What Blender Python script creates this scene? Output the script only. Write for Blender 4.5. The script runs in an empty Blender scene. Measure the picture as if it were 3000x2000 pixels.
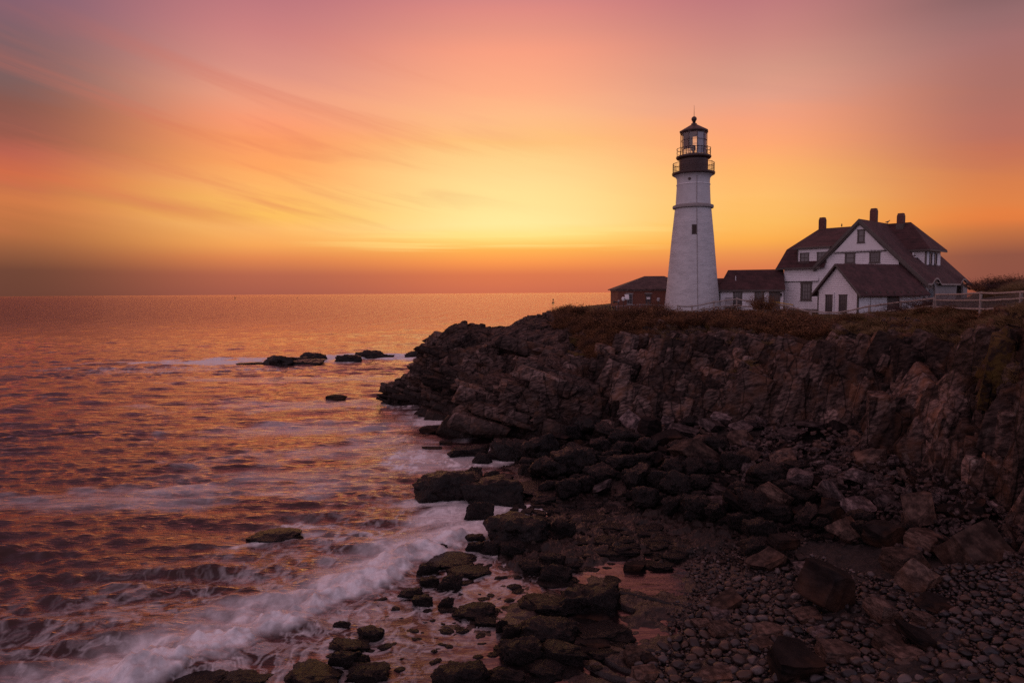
import bpy, bmesh, math, random
import numpy as np
from mathutils import Vector, Matrix

SC = bpy.context.scene
COL = SC.collection
R = math.radians
rng = np.random.default_rng(7)
random.seed(7)

# ------------------------------------------------------------------ camera
CAM = np.array([0, 0, 13.0])
PITCH, ROLL, FPX = R(4.06), R(0.38), 2000.0
_f = np.array([0, math.cos(PITCH), -math.sin(PITCH)])
_r0 = np.array([1.0, 0, 0])
_u0 = np.array([0, math.sin(PITCH), math.cos(PITCH)])
_r = math.cos(ROLL) * _r0 - math.sin(ROLL) * _u0
_u = math.sin(ROLL) * _r0 + math.cos(ROLL) * _u0
cam = bpy.data.cameras.new('camera')
cam.sensor_width = 36.0
cam.lens = 24.0
cam.clip_start = 0.1
cam.clip_end = 60000
camo = bpy.data.objects.new('camera', cam)
COL.objects.link(camo)
camo.matrix_world = Matrix((( _r[0], _u[0], -_f[0], CAM[0]), (_r[1], _u[1], -_f[1], CAM[1]),
                            (_r[2], _u[2], -_f[2], CAM[2]), (0, 0, 0, 1)))
SC.camera = camo

def ray(px, py): return _f * FPX + _r * (px - 1500.0) + _u * (1000.0 - py)
def at(px, py, Y):
    v = ray(px, py); return CAM + v * (Y / v[1])
def zat(px, py, z):
    v = ray(px, py); return CAM + v * ((z - CAM[2]) / v[2])

# ------------------------------------------------------------------ exposure
SC.view_settings.view_transform = 'Standard'
SC.view_settings.look = 'None'
SC.view_settings.exposure = 0.0
SC.view_settings.gamma = 1.0
SC.view_settings.use_curve_mapping = False
SC.render.engine = 'CYCLES'
try:
    SC.cycles.use_denoising = False
    SC.cycles.max_bounces = 5
    SC.cycles.diffuse_bounces = 2
    SC.cycles.glossy_bounces = 3
    SC.cycles.transmission_bounces = 4
    SC.cycles.caustics_reflective = False
    SC.cycles.caustics_refractive = False
except Exception:
    pass

def s2l(c):
    out = []
    for x in c:
        x = x / 255.0
        out.append(x / 12.92 if x <= 0.04045 else ((x + 0.055) / 1.055) ** 2.4)
    return out

# ------------------------------------------------------------------ world
SUN_EL, SUN_AZ = R(2.5), R(-1.5)
W = bpy.data.worlds.new('World')
SC.world = W
W.use_nodes = True
nt = W.node_tree
nt.nodes.clear()
def N(t, typ, **kw):
    n = t.nodes.new(typ)
    for k, v in kw.items(): setattr(n, k, v)
    return n
def L(t, a, b): t.links.new(a, b)
def math_n(t, op, a, b=None, c=None, clamp=False):
    n = N(t, 'ShaderNodeMath', operation=op); n.use_clamp = clamp
    for i, x in enumerate((a, b, c)):
        if x is None: continue
        if isinstance(x, (int, float)): n.inputs[i].default_value = x
        else: L(t, x, n.inputs[i])
    return n.outputs[0]
def sstep(t, x, a, b, lo=0.0, hi=1.0):
    n = N(t, 'ShaderNodeMapRange', interpolation_type='SMOOTHSTEP')
    L(t, x, n.inputs['Value'])
    n.inputs['From Min'].default_value = a; n.inputs['From Max'].default_value = b
    n.inputs['To Min'].default_value = lo; n.inputs['To Max'].default_value = hi
    return n.outputs['Result']
def mixc(t, fac, a, b, blend='MIX'):
    n = N(t, 'ShaderNodeMix', data_type='RGBA', blend_type=blend)
    for i, x in ((0, fac), (6, a), (7, b)):
        if isinstance(x, (int, float)): n.inputs[i].default_value = x
        elif isinstance(x, (tuple, list)): n.inputs[i].default_value = (*x[:3], 1)
        else: L(t, x, n.inputs[i])
    return n.outputs[2]

tc = N(nt, 'ShaderNodeTexCoord')
sep = N(nt, 'ShaderNodeSeparateXYZ'); L(nt, tc.outputs['Generated'], sep.inputs[0])
sx, sy, sz = sep.outputs
el = math_n(nt, 'MULTIPLY', math_n(nt, 'ARCSINE', sz), 180 / math.pi)
az = math_n(nt, 'MULTIPLY', math_n(nt, 'ARCTAN2', sx, sy), 180 / math.pi)
aaz = math_n(nt, 'ABSOLUTE', az)
# clouds: long soft streaks
def streak(slope, su_, sv, sc, detail, rough, dist, loc):
    v_ = math_n(nt, 'MULTIPLY', math_n(nt, 'ADD', el, math_n(nt, 'MULTIPLY', az, slope)), sv)
    u_ = math_n(nt, 'MULTIPLY', math_n(nt, 'SUBTRACT', az, math_n(nt, 'MULTIPLY', el, slope)), su_)
    cb_ = N(nt, 'ShaderNodeCombineXYZ'); L(nt, u_, cb_.inputs[0]); L(nt, v_, cb_.inputs[1]); cb_.inputs[2].default_value = loc
    nz_ = N(nt, 'ShaderNodeTexNoise'); nz_.inputs['Scale'].default_value = sc; nz_.inputs['Detail'].default_value = detail
    nz_.inputs['Roughness'].default_value = rough; nz_.inputs['Distortion'].default_value = dist; L(nt, cb_.outputs[0], nz_.inputs['Vector'])
    return math_n(nt, 'SUBTRACT', nz_.outputs['Fac'], 0.5)
left = streak(0.25, 0.030, 0.34, 1.0, 6, 0.55, 0.5, 2.3)
wide = streak(0.10, 0.020, 0.12, 1.0, 4, 0.5, 0.3, 8.1)
right = streak(-0.42, 0.022, 0.13, 1.0, 4, 0.5, 0.2, 5.2)
fine = streak(0.16, 0.06, 0.9, 1.0, 5, 0.6, 0.4, 1.1)
band = math_n(nt, 'MULTIPLY', sstep(nt, el, 3.5, 6.5), sstep(nt, el, 21.0, 12.5))
lmask = math_n(nt, 'MULTIPLY', sstep(nt, az, 5.0, -13.0), band)
rmask = math_n(nt, 'MULTIPLY', sstep(nt, az, 2.0, 16.0), band)
cm = math_n(nt, 'ADD', math_n(nt, 'MULTIPLY', left, math_n(nt, 'MULTIPLY', lmask, 1.0)), math_n(nt, 'MULTIPLY', right, math_n(nt, 'MULTIPLY', rmask, 0.55)))
cm = math_n(nt, 'ADD', cm, math_n(nt, 'MULTIPLY', fine, math_n(nt, 'MULTIPLY', band, 0.55)))
shift = math_n(nt, 'ADD', math_n(nt, 'MULTIPLY', cm, 2.6), math_n(nt, 'MULTIPLY', wide, math_n(nt, 'MULTIPLY', band, 3.5)))
elw = math_n(nt, 'ADD', el, shift)   # the streaks drift the bands of colour up and down

STRIPS = {
 30: [(0,128,95,112),(200,130,97,102),(430,125,94,92),(560,138,88,78),(640,150,90,78),(720,155,90,76),(800,186,98,80),(920,208,108,72),(1000,198,112,74),(1080,210,122,72),(1190,182,110,66),(1280,150,92,62),(1380,112,69,55),(1490,108,66,54)],
 800: [(0,186,116,125),(200,205,130,128),(400,222,148,132),(520,240,160,130),(640,251,156,115),(740,252,157,102),(860,254,166,98),(960,254,182,104),(1100,252,190,95),(1160,254,188,106),(1250,248,168,90),(1320,224,134,80),(1400,182,101,77),(1495,166,91,75)],
 1500:[(0,205,130,132),(100,224,140,130),(200,232,150,130),(300,248,160,130),(500,254,174,133),(620,254,188,136),(740,254,195,125),(850,253,210,138),(950,254,219,146),(1050,254,226,150),(1160,255,233,156),(1215,255,222,128),(1250,254,200,104),(1280,252,176,84),(1340,246,148,78),(1400,214,115,78),(1480,200,105,80)],
 2200:[(0,188,118,124),(250,205,138,128),(400,215,153,133),(500,228,160,136),(600,246,162,125),(750,254,168,115),(900,254,180,108),(1050,254,190,108),(1150,252,187,95),(1230,252,173,78),(1300,234,145,80),(1370,218,122,78),(1480,196,104,76)],
 2930:[(0,135,98,101),(100,150,107,108),(250,165,112,110),(450,172,112,102),(600,182,112,98),(680,186,112,95),(780,196,114,88),(900,210,124,80),(1050,224,130,71),(1120,230,126,64),(1180,196,113,66),(1300,142,83,67),(1490,140,80,68)],
}
def ramp(elin, stops, lo=-4.0, hi=70.0):
    n = N(nt, 'ShaderNodeValToRGB')
    mr = N(nt, 'ShaderNodeMapRange'); L(nt, elin, mr.inputs[0])
    mr.inputs[1].default_value = lo; mr.inputs[2].default_value = hi
    L(nt, mr.outputs[0], n.inputs[0])
    cr = n.color_ramp
    stops = sorted(stops)
    cr.interpolation = 'B_SPLINE' if False else 'LINEAR'
    while len(cr.elements) < len(stops): cr.elements.new(1.0)
    for e, (x, c) in zip(cr.elements, stops):
        e.position = (x - lo) / (hi - lo); e.color = (*s2l(c), 1)
    return n.outputs[0]
def strip(px):
    dx = px - 1500.0
    hz = 858.0 - dx * math.tan(ROLL)
    st = [(math.degrees(math.atan2(hz - y * 0.574, math.hypot(2000, dx))), (r, g, b)) for y, r, g, b in STRIPS[px]]
    top = max(st)[1]
    st.append((40.0, tuple(0.85 * a + 0.15 * b for a, b in zip(top, (110, 90, 105)))))
    st.append((68.0, (166, 124, 130)))
    low = min(st)[1]
    st.append((-3.5, tuple(0.7 * x for x in low)))
    return ramp(elw, st)
r0, r1, r2, r3, r4 = [strip(k) for k in (30, 800, 1500, 2200, 2930)]
c = mixc(nt, sstep(nt, az, -36.5, -19.0), r0, r1)
c = mixc(nt, sstep(nt, az, -20.0, -0.5), c, r2)
c = mixc(nt, sstep(nt, az, 0.5, 19.5), c, r3)
c = mixc(nt, sstep(nt, az, 19.0, 36.0), c, r4)
backl = ramp(el, [(-3, (76, 62, 68)), (0, (222, 188, 200)), (10, (232, 198, 216)), (30, (184, 156, 178)), (68, (166, 124, 130))])
backr = ramp(el, [(-3, (56, 52, 60)), (0, (162, 158, 184)), (10, (178, 174, 204)), (30, (160, 148, 174)), (68, (166, 124, 130))])
back = mixc(nt, sstep(nt, sx, -0.55, 0.45), backl, backr)
c = mixc(nt, sstep(nt, aaz, 42.0, 105.0), c, back)
# thin darker streaks in the left and a few fine bright lines over the horizon
c = mixc(nt, math_n(nt, 'MULTIPLY', math_n(nt, 'MAXIMUM', math_n(nt, 'MULTIPLY', left, lmask), 0.0), 2.6, clamp=True), c, s2l((214, 110, 84)))
lin = streak(0.01, 0.05, 1.7, 1.0, 3, 0.5, 0.3, 4.4)
lw = math_n(nt, 'MULTIPLY', math_n(nt, 'MULTIPLY', sstep(nt, el, 3.0, 4.0), sstep(nt, el, 6.0, 4.6)), sstep(nt, aaz, 20, 6))
c = mixc(nt, math_n(nt, 'MULTIPLY', math_n(nt, 'MULTIPLY', sstep(nt, lin, 0.02, 0.20), lw), 0.55), c, s2l((255, 228, 140)))
bg = N(nt, 'ShaderNodeBackground'); L(nt, c, bg.inputs[0]); bg.inputs[1].default_value = 1.0
sky = N(nt, 'ShaderNodeTexSky', sky_type='NISHITA'); sky.sun_disc = False
sky.sun_elevation = SUN_EL; sky.sun_rotation = SUN_AZ
bg2 = N(nt, 'ShaderNodeBackground'); L(nt, sky.outputs[0], bg2.inputs[0]); bg2.inputs[1].default_value = 0.0012
addw = N(nt, 'ShaderNodeAddShader'); L(nt, bg.outputs[0], addw.inputs[0]); L(nt, bg2.outputs[0], addw.inputs[1])
wo = N(nt, 'ShaderNodeOutputWorld'); L(nt, bg.outputs[0], wo.inputs[0])
L(nt, addw.outputs[0], wo.inputs[0])

sun = bpy.data.lights.new('sun', 'SUN')
sun.energy = 0.03; sun.angle = R(60); sun.color = (1.0, 0.50, 0.24)
suno = bpy.data.objects.new('sun', sun); COL.objects.link(suno)
sd = Vector((math.sin(SUN_AZ) * math.cos(SUN_EL + R(4)), math.cos(SUN_AZ) * math.cos(SUN_EL + R(4)), math.sin(SUN_EL + R(4))))
suno.rotation_euler = sd.to_track_quat('Z', 'Y').to_euler()

# ------------------------------------------------------------------ numpy noise
def _hash(ix, iy, iz=0, seed=0):
    h = (ix.astype(np.int64) * 374761393 + iy.astype(np.int64) * 668265263 + np.asarray(iz).astype(np.int64) * 2147483647 + seed * 974711) & 0x7fffffff
    h = ((h ^ (h >> 13)) * 1274126177) & 0x7fffffff
    h = ((h ^ (h >> 16)) * 2246822519) & 0x7fffffff
    h = h ^ (h >> 15)
    return (h & 0xffff) / 65535.0
def vnoise(x, y, seed=0):
    ix, iy = np.floor(x), np.floor(y); fx, fy = x - ix, y - iy
    fx = fx * fx * fx * (fx * (fx * 6 - 15) + 10); fy = fy * fy * fy * (fy * (fy * 6 - 15) + 10)
    a, b = _hash(ix, iy, 0, seed), _hash(ix + 1, iy, 0, seed)
    c_, d = _hash(ix, iy + 1, 0, seed), _hash(ix + 1, iy + 1, 0, seed)
    return (a * (1 - fx) + b * fx) * (1 - fy) + (c_ * (1 - fx) + d * fx) * fy * 1.0
def fbm(x, y, oct=5, seed=0, gain=0.5, lac=2.03):
    s, a, t = 0, 1.0, 0
    for o in range(oct):
        s = s + a * (vnoise(x, y, seed + o * 17) * 2 - 1); t += a
        x, y = x * lac + 13.7, y * lac - 7.1; a *= gain
    return s / t
def vnoise3(p, seed=0):
    i = np.floor(p); f = p - i; f = f * f * (3 - 2 * f); r = 0
    for dx in (0, 1):
        for dy in (0, 1):
            for dz in (0, 1):
                w = (f[:, 0] if dx else 1 - f[:, 0]) * (f[:, 1] if dy else 1 - f[:, 1]) * (f[:, 2] if dz else 1 - f[:, 2])
                r = r + w * _hash(i[:, 0] + dx, i[:, 1] + dy, i[:, 2] + dz, seed)
    return r
def fbm3(p, oct=4, seed=0, gain=0.5):
    s, a, t = 0, 1.0, 0
    for o in range(oct):
        s = s + a * (vnoise3(p, seed + o * 13) * 2 - 1); t += a; p = p * 2.03 + 5.3; a *= gain
    return s / t
def cells3(q, seed=0, jit=0.85):
    """nearest jittered cell: id hash, offset, F1, F2"""
    b = np.floor(q); n = len(q)
    f1 = np.full(n, 1e9); f2 = np.full(n, 1e9); hid = np.zeros(n); off = np.zeros((n, 3)); h2 = np.zeros((n, 3))
    for dx in (-1, 0, 1):
        for dy in (-1, 0, 1):
            for dz in (-1, 0, 1):
                c_ = b + (dx, dy, dz)
                j = np.stack([_hash(c_[:, 0], c_[:, 1], c_[:, 2], seed + k) for k in (1, 2, 3)], 1)
                o = q - (c_ + 0.5 + (j - 0.5) * jit)
                d = np.max(np.abs(o), axis=1) * 0.65 + np.sqrt((o * o).sum(1)) * 0.35
                m = d < f1
                f2 = np.where(m, f1, np.minimum(f2, d))
                hid = np.where(m, _hash(c_[:, 0], c_[:, 1], c_[:, 2], seed + 7), hid)
                off[m] = o[m]; h2[m] = j[m]
                f1 = np.where(m, d, f1)
    return hid, off, f1, f2, h2
def rotm(ax, ay, az_):
    return np.array(Matrix.Rotation(az_, 3, 'Z') @ Matrix.Rotation(ay, 3, 'Y') @ Matrix.Rotation(ax, 3, 'X'))

# ------------------------------------------------------------------ object helpers
def tag(o, label=None, cat=None, group=None, kind=None):
    if label:
        o['label'] = label
        if len(label.split()) > 16: print('LONG', label)
    if cat: o['category'] = cat
    if group: o['group'] = group
    if kind: o['kind'] = kind
    return o
def empty(name, loc):
    o = bpy.data.objects.new(name, None); COL.objects.link(o); o.location = [float(x) for x in loc]
    o.empty_display_size = 0.3
    return o
def mesh_np(name, v, f, smooth=False):
    me = bpy.data.meshes.new(name)
    v = np.asarray(v, np.float32); f = np.asarray(f, np.int32)
    k = f.shape[1]
    me.vertices.add(len(v)); me.vertices.foreach_set('co', v.ravel())
    me.loops.add(f.size); me.loops.foreach_set('vertex_index', f.ravel())
    me.polygons.add(len(f)); me.polygons.foreach_set('loop_start', np.arange(0, f.size, k, dtype=np.int32))
    me.polygons.foreach_set('loop_total', np.full(len(f), k, np.int32))
    if smooth: me.polygons.foreach_set('use_smooth', np.ones(len(f), bool))
    me.update(calc_edges=True); me.validate()
    return me
def attr(me, name, vals):
    a = me.attributes.new(name, 'FLOAT', 'POINT'); a.data.foreach_set('value', np.asarray(vals, np.float32).ravel())
def link(name, me, mat, parent=None):
    o = bpy.data.objects.new(name, me); COL.objects.link(o)
    if mat is not None and len(me.materials) == 0: me.materials.append(mat)
    if parent is not None:
        o.parent = parent
        if parent.parent is None: o.matrix_parent_inverse = Matrix.Translation(-parent.location)
    return o
def grid_faces(nr, nc):
    i = np.arange((nr - 1) * (nc - 1)); r_, c_ = i // (nc - 1), i % (nc - 1); a = r_ * nc + c_
    return np.stack([a, a + 1, a + nc + 1, a + nc], 1)

class MB:
    """collects shapes, builds ONE mesh object"""
    def __init__(s): s.v = []; s.f = []
    def add(s, vs, fs):
        b = len(s.v); s.v += [tuple(float(t) for t in x) for x in vs]; s.f += [tuple(b + i for i in q) for q in fs]; return s
    def box(s, o, e1, e2, e3):
        o, e1, e2, e3 = [np.asarray(x, float) for x in (o, e1, e2, e3)]
        if np.dot(np.cross(e1, e2), e3) < 0: e1, e2 = e2, e1
        vs = [o, o + e1, o + e1 + e2, o + e2, o + e3, o + e1 + e3, o + e1 + e2 + e3, o + e2 + e3]
        return s.add(vs, [(3, 2, 1, 0), (4, 5, 6, 7), (0, 1, 5, 4), (1, 2, 6, 5), (2, 3, 7, 6), (3, 0, 4, 7)])
    def cbox(s, c_, d):
        c_ = np.asarray(c_, float); d = np.asarray(d, float)
        return s.box(c_ - d / 2, (d[0], 0, 0), (0, d[1], 0), (0, 0, d[2]))
    def slab(s, poly, off):
        """polygon extruded by the vector off"""
        p = [np.asarray(x, float) for x in poly]; off = np.asarray(off, float); n = len(p)
        nn = np.cross(p[1] - p[0], p[2] - p[1])
        if np.dot(nn, off) > 0: p = p[::-1]
        vs = p + [x + off for x in p]
        return s.add(vs, [tuple(range(n)), tuple(range(2 * n - 1, n - 1, -1))] + [(i, i + n, (i + 1) % n + n, (i + 1) % n) for i in range(n)])
    def tube(s, a, b, r1, r2=None, n=8, caps=True):
        a, b = np.asarray(a, float), np.asarray(b, float); r2 = r1 if r2 is None else r2
        d = b - a; d /= np.linalg.norm(d); h = np.array([0, 0, 1.0]) if abs(d[2]) < 0.9 else np.array([1.0, 0, 0])
        x = np.cross(d, h); x /= np.linalg.norm(x); y = np.cross(d, x); vs = []
        for c_, r_ in ((a, r1), (b, r2)):
            for k in range(n):
                t = 2 * math.pi * k / n; vs.append(c_ + (x * math.cos(t) + y * math.sin(t)) * r_)
        fs = [(k, (k + 1) % n, n + (k + 1) % n, n + k) for k in range(n)]
        fs = [q[::-1] for q in fs]
        if caps: fs += [tuple(range(n)), tuple(range(2 * n - 1, n - 1, -1))]
        return s.add(vs, fs)
    def lathe(s, c_, prof, n=48, a0=0.0, cap=True):
        c_ = np.asarray(c_, float); vs = []; fs = []
        for r_, z in prof:
            for k in range(n):
                t = a0 + 2 * math.pi * k / n; vs.append(c_ + np.array([r_ * math.cos(t), r_ * math.sin(t), z]))
        for i in range(len(prof) - 1):
            for k in range(n): fs.append((i * n + k, i * n + (k + 1) % n, (i + 1) * n + (k + 1) % n, (i + 1) * n + k))
        if cap: fs += [tuple(range(n))[::-1], tuple((len(prof) - 1) * n + k for k in range(n))]
        return s.add(vs, fs)
    def ring(s, c_, r_, tr, n=40, m=6, a0=0.0, a1=2 * math.pi):
        pts = [np.asarray(c_, float) + np.array([r_ * math.cos(a0 + (a1 - a0) * k / n), r_ * math.sin(a0 + (a1 - a0) * k / n), 0]) for k in range(n + 1)]
        for k in range(n): s.tube(pts[k], pts[k + 1], tr, n=m, caps=False)
        return s
    def build(s, name, mat, parent=None, smooth=False):
        me = bpy.data.meshes.new(name); me.from_pydata(s.v, [], s.f); me.update()
        if smooth:
            me.polygons.foreach_set('use_smooth', np.ones(len(me.polygons), bool))
            try: me.set_sharp_from_angle(angle=R(35))
            except Exception: pass
        return link(name, me, mat, parent)

# ------------------------------------------------------------------ materials
def mat(name, col, rough=0.7, var=0.25, scale=3.0, bump=0.0, bscale=20.0, spec=0.5, metal=0.0, col2=None, coords='Object', stretch=(1, 1, 1), rnd=0.0):
    m = bpy.data.materials.new(name); m.use_nodes = True; t = m.node_tree; b = t.nodes['Principled BSDF']
    tc_ = N(t, 'ShaderNodeTexCoord')
    mp = N(t, 'ShaderNodeMapping'); mp.inputs['Scale'].default_value = stretch
    if coords == 'World':
        g = N(t, 'ShaderNodeNewGeometry'); L(t, g.outputs['Position'], mp.inputs[0])
    else: L(t, tc_.outputs[coords], mp.inputs[0])
    nz = N(t, 'ShaderNodeTexNoise'); nz.inputs['Scale'].default_value = scale; nz.inputs['Detail'].default_value = 6; nz.inputs['Roughness'].default_value = 0.6
    L(t, mp.outputs[0], nz.inputs['Vector'])
    a = [x * (1 - var) for x in col]; bb = [min(1, x * (1 + var)) for x in col] if col2 is None else col2
    fac = sstep(t, nz.outputs['Fac'], 0.3, 0.7)
    cc = mixc(t, fac, a, bb)
    if rnd:
        oi = N(t, 'ShaderNodeObjectInfo')
        hs = N(t, 'ShaderNodeHueSaturation'); L(t, cc, hs.inputs['Color'])
        L(t, math_n(t, 'ADD', math_n(t, 'MULTIPLY', oi.outputs['Random'], rnd), 1 - rnd * 0.5), hs.inputs['Value'])
        cc = hs.outputs[0]
    L(t, cc, b.inputs['Base Color']); b.inputs['Roughness'].default_value = rough; b.inputs['Metallic'].default_value = metal
    b.inputs['Specular IOR Level'].default_value = spec
    if bump:
        n2 = N(t, 'ShaderNodeTexNoise'); n2.inputs['Scale'].default_value = bscale; n2.inputs['Detail'].default_value = 5
        L(t, mp.outputs[0], n2.inputs['Vector'])
        bp = N(t, 'ShaderNodeBump'); bp.inputs['Strength'].default_value = bump; bp.inputs['Distance'].default_value = 0.05
        L(t, n2.outputs['Fac'], bp.inputs['Height']); L(t, bp.outputs[0], b.inputs['Normal'])
    return m

def siding_mat(name, col):
    m = mat(name, col, 0.55, 0.06, 1.5, coords='World'); t = m.node_tree; b = t.nodes['Principled BSDF']
    g = N(t, 'ShaderNodeNewGeometry'); sp = N(t, 'ShaderNodeSeparateXYZ'); L(t, g.outputs['Position'], sp.inputs[0])
    fr = math_n(t, 'FRACT', math_n(t, 'DIVIDE', sp.outputs[2], 0.20))
    lap = sstep(t, fr, 0.0, 0.16)
    bp = N(t, 'ShaderNodeBump'); bp.inputs['Strength'].default_value = 0.9; bp.inputs['Distance'].default_value = 0.03
    L(t, math_n(t, 'MULTIPLY', lap, math_n(t, 'SUBTRACT', 1.25, fr)), bp.inputs['Height']); L(t, bp.outputs[0], b.inputs['Normal'])
    return m
def shingle_mat(name, col, col2):
    m = mat(name, col, 0.85, 0.2, 0.9, coords='World', col2=col2); t = m.node_tree; b = t.nodes['Principled BSDF']
    g = N(t, 'ShaderNodeNewGeometry'); sp = N(t, 'ShaderNodeSeparateXYZ'); L(t, g.outputs['Position'], sp.inputs[0])
    row = math_n(t, 'DIVIDE', sp.outputs[2], 0.13)
    fr = math_n(t, 'FRACT', row)
    idx = math_n(t, 'FLOOR', row)
    hx = math_n(t, 'ADD', math_n(t, 'MULTIPLY', math_n(t, 'ADD', sp.outputs[0], math_n(t, 'MULTIPLY', sp.outputs[1], 0.8)), 3.2), math_n(t, 'MULTIPLY', idx, 0.47))
    wn = N(t, 'ShaderNodeTexWhiteNoise', noise_dimensions='2D')
    cb = N(t, 'ShaderNodeCombineXYZ'); L(t, math_n(t, 'FLOOR', hx), cb.inputs[0]); L(t, idx, cb.inputs[1]); L(t, cb.outputs[0], wn.inputs['Vector'])
    old = b.inputs['Base Color'].links[0].from_socket
    hs = N(t, 'ShaderNodeHueSaturation'); L(t, old, hs.inputs['Color']); L(t, math_n(t, 'ADD', 0.72, math_n(t, 'MULTIPLY', wn.outputs['Value'], 0.56)), hs.inputs['Value'])
    L(t, hs.outputs[0], b.inputs['Base Color'])
    bp = N(t, 'ShaderNodeBump'); bp.inputs['Strength'].default_value = 0.8; bp.inputs['Distance'].default_value = 0.03
    L(t, math_n(t, 'ADD', math_n(t, 'SUBTRACT', 1.0, fr), math_n(t, 'MULTIPLY', wn.outputs['Value'], 0.4)), bp.inputs['Height']); L(t, bp.outputs[0], b.inputs['Normal'])
    return m
def brick_mat(name):
    m = mat(name, (0.19, 0.06, 0.035), 0.85, 0.25, 2.0, coords='World'); t = m.node_tree; b = t.nodes['Principled BSDF']
    g = N(t, 'ShaderNodeNewGeometry'); sp = N(t, 'ShaderNodeSeparateXYZ'); L(t, g.outputs['Position'], sp.inputs[0])
    cb = N(t, 'ShaderNodeCombineXYZ'); L(t, math_n(t, 'ADD', sp.outputs[0], sp.outputs[1]), cb.inputs[0]); L(t, sp.outputs[2], cb.inputs[1])
    br = N(t, 'ShaderNodeTexBrick'); L(t, cb.outputs[0], br.inputs['Vector'])
    br.inputs['Color1'].default_value = (0.20, 0.062, 0.035, 1); br.inputs['Color2'].default_value = (0.15, 0.045, 0.03, 1); br.inputs['Mortar'].default_value = (0.16, 0.11, 0.09, 1)
    br.inputs['Scale'].default_value = 1.0; br.inputs['Mortar Size'].default_value = 0.008; br.inputs['Brick Width'].default_value = 0.22; br.inputs['Row Height'].default_value = 0.075
    old = b.inputs['Base Color'].links[0].from_socket
    L(t, mixc(t, 0.75, old, br.outputs['Color']), b.inputs['Base Color'])
    return m

def tower_mat():
    m = mat('painted_rubble', (0.52, 0.52, 0.53), 0.6, 0.08, 0.9, coords='World'); t = m.node_tree; b = t.nodes['Principled BSDF']
    g = N(t, 'ShaderNodeNewGeometry')
    mp = N(t, 'ShaderNodeMapping'); mp.inputs['Scale'].default_value = (1.1, 1.1, 2.6); L(t, g.outputs['Position'], mp.inputs[0])
    vo = N(t, 'ShaderNodeTexVoronoi', feature='SMOOTH_F1'); vo.inputs['Scale'].default_value = 1.0; vo.inputs['Smoothness'].default_value = 0.5
    nz = N(t, 'ShaderNodeTexNoise'); nz.inputs['Scale'].default_value = 2.0; nz.inputs['Detail'].default_value = 5; L(t, mp.outputs[0], nz.inputs['Vector'])
    L(t, mixc(t, 0.45, mp.outputs[0], nz.outputs['Color']), vo.inputs['Vector'])
    sp = N(t, 'ShaderNodeSeparateXYZ'); L(t, g.outputs['Position'], sp.inputs[0])
    rough_zone = sstep(t, sp.outputs[2], 24.0, 24.3, 1.0, 0.18)
    bp = N(t, 'ShaderNodeBump'); bp.inputs['Distance'].default_value = 0.25
    L(t, math_n(t, 'MULTIPLY', rough_zone, 0.38), bp.inputs['Strength'])
    L(t, math_n(t, 'ADD', vo.outputs['Distance'], math_n(t, 'MULTIPLY', nz.outputs['Fac'], 0.8)), bp.inputs['Height']); L(t, bp.outputs[0], b.inputs['Normal'])
    return m

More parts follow.
